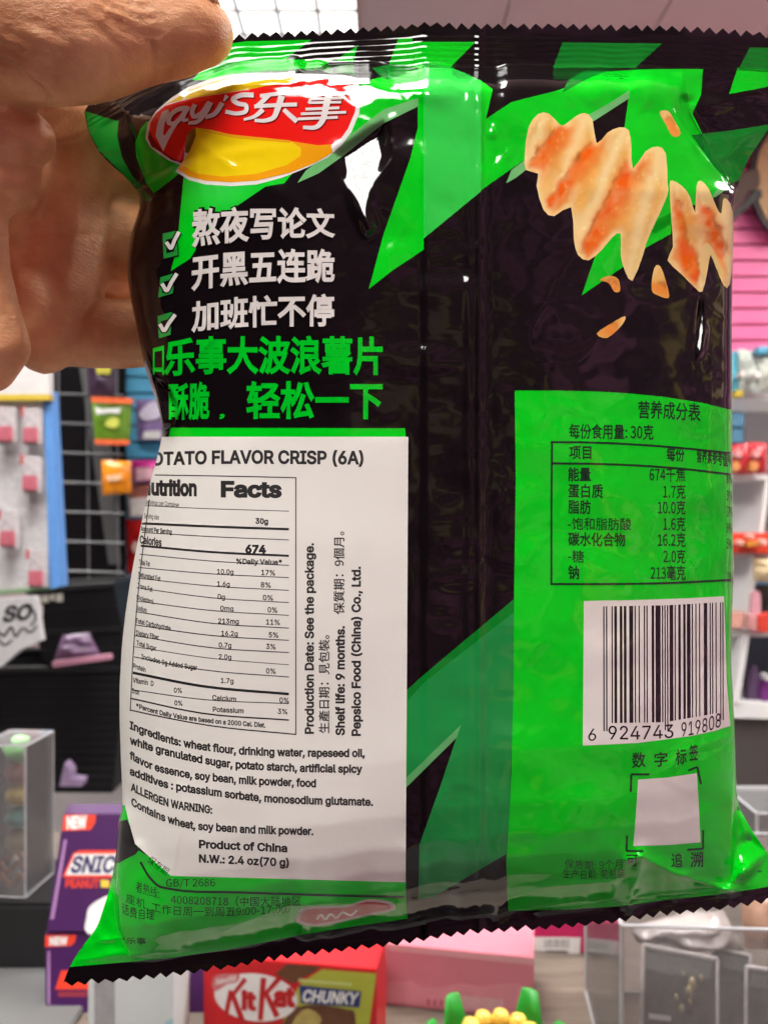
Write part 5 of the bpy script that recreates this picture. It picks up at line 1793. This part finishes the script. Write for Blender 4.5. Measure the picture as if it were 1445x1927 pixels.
# ---- traceability mark (its code square left blank)
for s_, xa, xb, yb, hh in (("数", 1188, 1214, 1445, 27), ("字", 1230, 1255, 1443, 25), ("标", 1270, 1291, 1439, 27), ("签", 1296, 1313, 1432, 28)):
    film.text(s_, [(xa, yb), (xb, yb - 2)], hh, GINK, 4, 'cjk', 0.02)
film.text("追", [(1262, 1632), (1284, 1632)], 25, GINK, 4, 'cjk', 0.014)
film.text("溯", [(1298, 1632), (1322, 1631)], 27, GINK, 4, 'cjk', 0.02)
film.text("可", [(1178, 1630), (1200, 1630)], 22, GINK, 4, 'cjk', 0.014)
for bk in ([(1186, 1490), (1187, 1457), (1221, 1457)], [(1294, 1450), (1311, 1443), (1318, 1476)], [(1179, 1572), (1178, 1601), (1210, 1602)], [(1322, 1562), (1322, 1597), (1292, 1599)]):
    for q in (0, 1):
        film.line(bk[q:q + 2], 4, GINK, 4 + q * .1)
film.poly([(1200, 1467), (1255, 1463), (1310, 1455), (1314, 1520), (1317, 1585), (1255, 1590), (1191, 1592), (1196, 1530)], (0.78, 0.74, 0.71), 4)
film.text("保质期: 9个月", [(1062, 1634), (1100, 1637), (1170, 1634)], 17, (0.008, 0.06, 0.015), 4, 'cjk', 0.0)
film.text("生产日期: 见包装", [(1059, 1652), (1100, 1655), (1175, 1652)], 17, (0.008, 0.06, 0.015), 4, 'cjk', 0.0)
# ---- small print at the foot
film.text("GB/T 2686", [(313, 1670), (405, 1669)], 17, GINK, 4, 'cjk', 0.0)
film.line([(265, 1622), (284, 1653), (301, 1668), (318, 1672), (450, 1679), (600, 1684), (760, 1688)], 4.5, GINK, 4)
film.text("者热线:", [(256, 1678), (300, 1692)], 20, GINK, 4, 'cjk', 0.0)
film.text("4008208718（中国大陆地区", [(322, 1701), (430, 1705), (567, 1704)], 17, GINK, 4, 'cjk', 0.0)
film.text("座机, 工作日周一到周五9:00-17:00）", [(238, 1698), (290, 1716), (420, 1724), (546, 1718)], 17, GINK, 4, 'cjk', 0.0)
film.text("话费自理", [(230, 1718), (255, 1728), (291, 1731)], 19, GINK, 4, 'cjk', 0.004)
film.text("*乐事", [(230, 1776), (275, 1777)], 12, GINK, 4, 'cjk', 0.0)
film.text("保存期", [(276, 1622), (312, 1648)], 15, GINK, 4, 'cjk', 0.0)

film_o = film.build("film", FILM, bag)
ts.build("top_seal", FILM, bag)
bs.build("bottom_seal", FILM, bag)

# ---- the white sticker
lb = Sheet()
lb.poly(LABEL, (0.75, 0.74, 0.69), 3)
IK = (0.016, 0.015, 0.016)
K = 5
tx = lambda s_, pth, h, bold=0.035, font='sans', h1=None: lb.text(s_, pth, h, IK, K, font, bold, h1)
tx("POTATO FLAVOR CRISP (6A)", [(268, 877), (300, 875), (350, 873.5), (365, 873), (684, 873)], 23, 0.062)
for ln, w_ in (([(292, 894), (420, 896), (557, 899)], 2), ([(557, 898), (557, 1140), (557, 1383)], 2), ([(245, 1336), (310, 1350), (400, 1366), (557, 1382)], 2.4), ([(282, 940), (265, 1075), (252, 1225), (246, 1338)], 1.8),
               ([(272, 951), (340, 955), (544, 962)], 1.4), ([(268, 985), (400, 991), (544, 996)], 4.6), ([(268, 1002), (400, 1010), (544, 1016)], 1.6), ([(266, 1027), (400, 1039), (544, 1046)], 4.2),
               ([(264, 1043), (400, 1056), (544, 1064)], 1.6), ([(262, 1068), (400, 1080), (544, 1087)], 1.6), ([(260, 1088), (400, 1103), (544, 1111)], 1.6), ([(258, 1106), (400, 1125), (544, 1134)], 1.6),
               ([(257, 1131), (400, 1149), (544, 1158)], 1.6), ([(256, 1151), (400, 1173), (544, 1182)], 1.8), ([(255, 1176), (400, 1196), (544, 1205)], 1.8), ([(254, 1196), (400, 1219), (544, 1228)], 1.8),
               ([(254, 1217), (400, 1239), (544, 1251)], 1.3), ([(253, 1236), (380, 1260), (544, 1274)], 1.8), ([(251, 1266), (380, 1291), (544, 1306)], 5), ([(249, 1298), (380, 1316), (544, 1324)], 1.6), ([(246, 1314), (380, 1342), (544, 1355)], 2.8)):
    lb.line(ln, w_, IK, 4.4)
tx("Nutrition", [(266, 929), (300, 931), (371, 932)], 27, 0.085)
tx("Facts", [(416, 934), (531, 935)], 27, 0.085)
tx("Servings per Container", [(274, 949), (338, 955)], 9, 0.02)
tx("Serving size", [(272, 975), (300, 978)], 9, 0.02)
tx("30g", [(481, 985), (505, 986)], 9.5, 0.07)
tx("Amount Per Serving", [(266, 999), (324, 1005)], 8.5, 0.06)
tx("Calories", [(264, 1022), (305, 1028)], 14, 0.06)
tx("674", [(462, 1040), (501, 1041)], 14, 0.10)
tx("%Daily Value*", [(445, 1061), (531, 1063)], 9.5, 0.06)
for a_, pa, b_, xb, c_, xc, yb, yc in (("Total Fat", [(263, 1062), (283, 1066)], "10.0g", (409, 440), "17%", (492, 518), 1083, 1085), ("Saturated Fat", [(261, 1085), (303, 1094)], "1.6g", (409, 433), "8%", (491, 510), 1106, 1108),
                                      ("Trans Fat", [(260, 1106), (288, 1114)], "0g", (410, 424), "0%", (495, 514), 1130, 1132), ("Cholesterol", [(258, 1128), (290, 1137)], "0mg", (415, 440), "0%", (504, 522), 1152, 1155),
                                      ("Sodium", [(258, 1148), (277, 1153)], "213mg", (411, 450), "11%", (501, 527), 1176, 1178), ("Total Carbohydrate", [(256, 1172), (290, 1180), (322, 1187)], "16.2g", (417, 448), "5%", (506, 524), 1199, 1202),
                                      ("Dietary Fiber", [(257, 1195), (300, 1204)], "0.7g", (412, 436), "3%", (501, 519), 1221, 1224), ("Total Sugar", [(258, 1214), (295, 1225)], "2.0g", (412, 436), "", (0, 0), 1243, 0),
                                      ("Includes 0g Added Sugar", [(267, 1240), (320, 1253), (372, 1261)], "", (0, 0), "0%", (501, 519), 0, 1270), ("Protein", [(252, 1257), (275, 1265)], "1.7g", (416, 440), "", (0, 0), 1288, 0),
                                      ("Vitamin  D", [(251, 1284), (290, 1291)], "0%", (328, 343), "", (0, 0), 1306, 0), ("Iron", [(250, 1304), (263, 1308)], "0%", (329, 344), "", (0, 0), 1330, 0),
                                      ("Calcium", [(400, 1317), (445, 1320)], "", (0, 0), "0%", (526, 544), 0, 1325), ("Potassium", [(401, 1339), (459, 1342)], "", (0, 0), "3%", (523, 541), 0, 1346)):
    tx(a_, pa, 9, 0.045)
    if b_:
        tx(b_, [(xb[0], yb - 3), (xb[1], yb - 2)], 9, 0.04)
    if c_:
        tx(c_, [(xc[0], yc - 3), (xc[1], yc - 2)], 9.5, 0.04)
tx("*Percent Daily Value are based on a 2000 Cal. Diet.", [(257, 1332), (310, 1347), (378, 1358), (500, 1369)], 8.5, 0.06)
for s_, pth in (("Ingredients: wheat flour, drinking water, rapeseed oil,", [(245, 1371), (318, 1398), (420, 1416), (565, 1423), (687, 1424)]),
                ("white granulated sugar, potato starch, artificial spicy", [(245, 1399), (280, 1411), (410, 1441), (545, 1451), (682, 1454)]),
                ("flavor essence, soy bean, milk powder, food", [(245, 1427), (277, 1444), (340, 1461), (427, 1472), (595, 1481)]),
                ("additives : potassium sorbate, monosodium glutamate.", [(245, 1457), (305, 1480), (410, 1498), (472, 1506), (702, 1516)]),
                ("ALLERGEN WARNING:", [(247, 1487), (312, 1516), (400, 1531)]), ("Contains wheat, soy bean and milk powder.", [(248, 1515), (297, 1540), (345, 1556), (432, 1565), (590, 1571)]),
                ("Product of China", [(375, 1595), (541, 1603)]), ("N.W.: 2.4 oz(70 g)", [(375, 1622), (544, 1630)])):
    tx(s_, pth, 14, 0.068)
tx("Production Date: See the package.", [(590, 1381), (590, 1022)], 15.5, 0.06)
tx("生產日期：見包裝。", [(620, 1380), (620, 1195)], 19, 0.018, 'cjk')
tx("Shelf life: 9 months.", [(648, 1384), (648, 1178)], 15.5, 0.065)
tx("保質期：9個月。", [(648, 1156), (648, 1000)], 19, 0.018, 'cjk')
tx("Pepsico Food (China) Co., Ltd.", [(678, 1385), (678, 1066)], 15.5, 0.065)
lb_o = lb.build("nutrition_sticker", PAPER, bag)
lb_o["label"] = "white paper sticker with black nutrition facts"

# ---- the far side of the packet
back_d = np.maximum(depth + 0.0004, 0.272 + 0.8 * (0.272 - depth))
back_d[:, 0] = depth[:, 0]
back_d[:, -1] = depth[:, -1]
BPt = (RAY * back_d[:, :, None] + np.array([0, 0, CZ]))[::4]
BPt = BPt[:, ::3]
nj, ni = BPt.shape[:2]
_vb = vs[::4]
fc = [(r * ni + c, r * ni + c + 1, (r + 1) * ni + c + 1, (r + 1) * ni + c) for r in range(nj - 1) if _vb[r] > 0.014 and _vb[r + 1] < 0.986 for c in range(ni - 1)]
local(mesh_obj("front_panel", BPt.reshape(-1, 3), fc, mat("green_film", (0.010, 0.16, 0.03), 0.14, 0, 0.5, 0.1, 30), None, True), bag)
# ================================================================== THE HAND
def hand_mat():
    m = bpy.data.materials.new("skin")
    m.use_nodes = True
    n, l = m.node_tree.nodes, m.node_tree.links
    b = n["Principled BSDF"]
    tc = n.new("ShaderNodeTexCoord")
    n1 = n.new("ShaderNodeTexNoise")
    n1.inputs["Scale"].default_value = 70
    n1.inputs["Detail"].default_value = 5
    ra = n.new("ShaderNodeValToRGB")
    ra.color_ramp.elements[0].position = 0.32
    ra.color_ramp.elements[0].color = (0.53, 0.228, 0.098, 1)
    ra.color_ramp.elements[1].position = 0.68
    ra.color_ramp.elements[1].color = (0.76, 0.40, 0.205, 1)
    l.new(tc.outputs["Object"], n1.inputs["Vector"])
    l.new(n1.outputs["Fac"], ra.inputs["Fac"])
    l.new(ra.outputs["Color"], b.inputs["Base Color"])
    b.inputs["Roughness"].default_value = 0.46
    b.inputs["Specular IOR Level"].default_value = 0.42
    b.inputs["Subsurface Weight"].default_value = 0.25
    b.inputs["Subsurface Radius"].default_value = (0.006, 0.0022, 0.0012)
    b.inputs["Subsurface Scale"].default_value = 0.6
    v = n.new("ShaderNodeTexVoronoi")
    v.feature = 'DISTANCE_TO_EDGE'
    v.inputs["Scale"].default_value = 1100
    n3 = n.new("ShaderNodeTexNoise")
    n3.inputs["Scale"].default_value = 420
    n3.inputs["Detail"].default_value = 4
    mp = n.new("ShaderNodeMapping")
    mp.inputs["Rotation"].default_value = (0, 0.5, 0)
    mp.inputs["Scale"].default_value = (1.0, 1.0, 2.2)
    l.new(tc.outputs["Object"], mp.inputs["Vector"])
    l.new(mp.outputs["Vector"], v.inputs["Vector"])
    l.new(mp.outputs["Vector"], n3.inputs["Vector"])
    ad = n.new("ShaderNodeMath")
    ad.operation = 'MULTIPLY_ADD'
    ad.inputs[1].default_value = 0.35
    l.new(v.outputs["Distance"], ad.inputs[0])
    l.new(n3.outputs["Fac"], ad.inputs[2])
    bp = n.new("ShaderNodeBump")
    bp.inputs["Strength"].default_value = 0.6
    bp.inputs["Distance"].default_value = 0.0007
    l.new(ad.outputs[0], bp.inputs["Height"])
    l.new(bp.outputs["Normal"], b.inputs["Normal"])
    return m


SKIN = hand_mat()
K1 = 1.0 / F
# chains of joints: photo x, photo y, distance (m), radius (photo px at that distance), flattening towards the viewer
CH = [
    # thumb, seen from the side, its pad on the packet
    [(380, 62, .247, 62), (352, 58, .246, 74), (318, 62, .245, 84), (270, 66, .243, 89), (220, 72, .241, 98), (160, 78, .238, 112), (90, 70, .236, 124), (20, 55, .236, 132), (-90, 60, .238, 150)],
    # web between thumb and finger
    [(128, 176, .248, 24), (80, 150, .245, 40), (20, 130, .243, 60), (-60, 150, .243, 80)],
    # curled first joint below the thumb, edge of the palm
    [(52, 262, .251, 54), (10, 255, .248, 66), (-50, 240, .247, 80)],
    [(12, 330, .254, 66), (-40, 330, .252, 90), (-100, 320, .252, 110)],
    [(-44, 420, .256, 58), (-40, 500, .257, 58), (-22, 580, .258, 58), (0, 650, .260, 58), (-20, 690, .262, 52)],
    [(-120, 420, .256, 100), (-130, 560, .258, 110), (-120, 650, .262, 90)],
    # first finger behind the packet: comes down, then runs behind it
    [(210, 250, .302, 60), (150, 290, .302, 80), (116, 370, .302, 98), (114, 450, .302, 101), (104, 540, .300, 92), (92, 610, .299, 80), (84, 650, .298, 56)],
    [(150, 290, .302, 70), (260, 270, .303, 62), (380, 250, .304, 58), (470, 236, .304, 50)],
    # second finger
    [(100, 628, .301, 60), (160, 628, .303, 66), (230, 629, .304, 67), (320, 625, .305, 64), (420, 612, .306, 58), (500, 602, .307, 50)],
    # third finger, further back
    [(130, 470, .312, 70), (225, 460, .315, 92), (300, 470, .316, 54), (400, 455, .316, 48)],
    [(185, 372, .312, 62), (300, 352, .316, 64)],
    [(0, 440, .286, 62), (12, 560, .288, 60)],
    # little finger, behind everything
    [(60, 560, .320, 58), (120, 590, .323, 52), (200, 560, .326, 46), (280, 545, .328, 42)],
    # web and knuckle bridging thumb and first finger: unseen mass added to shade the fingers
    [(20, 140, .266, 120), (90, 160, .280, 100), (150, 190, .300, 84)],
    [(-110, 140, .262, 150), (-60, 200, .270, 120), (20, 200, .284, 90), (110, 210, .300, 80)],
    [(-40, 330, .275, 120), (30, 300, .292, 90), (100, 330, .302, 96)],
    # palm and wrist out of frame
    [(-90, 60, .242, 150), (-170, 250, .258, 170), (-160, 450, .270, 150), (-90, 560, .282, 110), (40, 560, .290, 80)],
    [(-170, 250, .262, 170), (-330, 420, .262, 175), (-520, 620, .258, 180), (-760, 860, .250, 190)],
]
bm = bmesh.new()
for ch in CH:
    for (x0, y0, d0, r0), (x1, y1, d1, r1) in zip(ch[:-1], ch[1:]):
        p0, p1 = at(x0, y0, d0), at(x1, y1, d1)
        L = (p1 - p0).length
        n = max(2, int(L / 0.003))
        for k in range(n + 1):
            t = k / n
            rr = (r0 + (r1 - r0) * t) * (d0 + (d1 - d0) * t) * K1
            g = bmesh.ops.create_icosphere(bm, subdivisions=2, radius=rr)
            c = p0.lerp(p1, t)
            for v in g['verts']:
                v.co += c
hand = bm_obj("hand", bm, SKIN, None, True)
rm = hand.modifiers.new("r", 'REMESH')
rm.mode = 'VOXEL'
rm.voxel_size = 0.0011
s_ = hand.modifiers.new("s", 'SMOOTH')
s_.factor = 0.6
s_.iterations = 10
dg = bpy.context.evaluated_depsgraph_get()
me2 = bpy.data.meshes.new_from_object(hand.evaluated_get(dg))
hand.modifiers.clear()
hand.data = me2
if not me2.materials:
    me2.materials.append(SKIN)
nv = len(me2.vertices)
co = np.zeros(nv * 3)
no = np.zeros(nv * 3)
me2.vertices.foreach_get('co', co)
me2.vertices.foreach_get('normal', no)
co, no = co.reshape(-1, 3), no.reshape(-1, 3)
px = CX + co[:, 0] / co[:, 1] * F
py = CY - (co[:, 2] - CZ) / co[:, 1] * F
front = sstep(0.15, -0.25, no[:, 1]) * (co[:, 1] < 0.262)
back = sstep(0.15, -0.25, no[:, 1])
D = np.zeros(nv)


def fold(pts, w, mm, every=False):
    global D
    d, _ = seg_dist(px, py, smooth_line(pts, 4))
    D = D + mm * np.exp(-(d / w) ** 2) * (back if every else front)


# creases over the thumb's knuckle and along its side (negative = cut in)
for pts, w, mm in (([(196, 4), (240, 22), (268, 34), (292, 30)], 4, -.45), ([(180, 16), (230, 40), (262, 58), (300, 66)], 4, -.40), ([(214, -6), (255, 10), (285, 14)], 4, -.40), ([(205, 36), (250, 66), (285, 82)], 4.5, -.32),
                   ([(286, 82), (289, 110), (287, 146)], 4, -.5), ([(204, 104), (206, 150)], 5, -.25), ([(150, 30), (196, 60), (230, 96)], 6, -.25), ([(60, 40), (120, 70), (180, 120)], 7, -.30), ([(10, 60), (80, 92), (140, 150)], 7, -.35),
                   ([(0, 84), (50, 108), (100, 150)], 6, -.45), ([(-20, 100), (30, 136), (76, 176), (96, 206)], 7, -1.1), ([(-30, 170), (20, 190), (64, 222)], 6, -.5), ([(98, 205), (86, 226), (100, 244)], 6, -.8), ([(40, 276), (80, 290), (102, 282)], 7, -.5),
                   ([(-20, 300), (30, 318), (84, 318)], 8, -.7), ([(-20, 360), (20, 372), (44, 372)], 7, -.5), ([(-10, 440), (12, 446)], 6, -.4), ([(330, 40), (380, 78), (420, 84)], 14, .18), ([(318, 150), (300, 120)], 10, -.15)):
    fold(pts, w * 1.15, mm * 1.5)
for pts, w, mm in (([(30, 445), (90, 438), (150, 442), (214, 440)], 5, -.5), ([(180, 562), (160, 600), (146, 640), (136, 690)], 5, -.8), ([(12, 445), (24, 520), (44, 600), (66, 700)], 6, -.9)):
    fold(pts, w, mm, True)
D += 0.35 * vnoise(px / 46, py / 40, 61) * back
D += 0.16 * vnoise((px + py) / 14, (py - px) / 30, 62) * back
co += no * (D / 1000.0)[:, None]
me2.vertices.foreach_set('co', co.ravel())
me2.update()
me2.polygons.foreach_set("use_smooth", [True] * len(me2.polygons))
hand.name = "hand"
tag(hand, "bare left hand pinching the packet's top corner between thumb and fingers", "hand")
# thumb nail: curved plate on the upper side of the tip
from mathutils.bvhtree import BVHTree
BV = BVHTree.FromPolygons([v.co.copy() for v in me2.vertices], [tuple(p.vertices) for p in me2.polygons])
V, Fc = [], []
cA, rA = at(362, 60, 0.2462), 0.0116
for i in range(13):
    for j in range(9):
        u, w = i / 12, j / 8
        x_ = 336 + 74 * u
        th = math.radians(-46 + 92 * w)
        base = at(x_, 60, 0.2462)
        taper = 1.0
        dr = Vector((0, math.sin(th), math.cos(th)))
        h_ = BV.ray_cast(base + dr * 0.03, -dr)[0]
        edge_ = min(1.0, 4 * min(w, 1 - w), 5 * u + 0.1)
        V.append((h_ if h_ is not None else base + dr * rA) + dr * (0.00015 + 0.0004 * edge_))
for i in range(12):
    for j in range(8):
        a = i * 9 + j
        Fc.append((a, a + 1, a + 10, a + 9))
nl = mesh_obj("thumbnail", V, Fc, mat("nail", (0.56, 0.30, 0.25), 0.25, var=0.08, scale=80, spec=0.5, coat=0.3), hand, True)
so = nl.modifiers.new("t", 'SOLIDIFY')
so.thickness = 0.0008
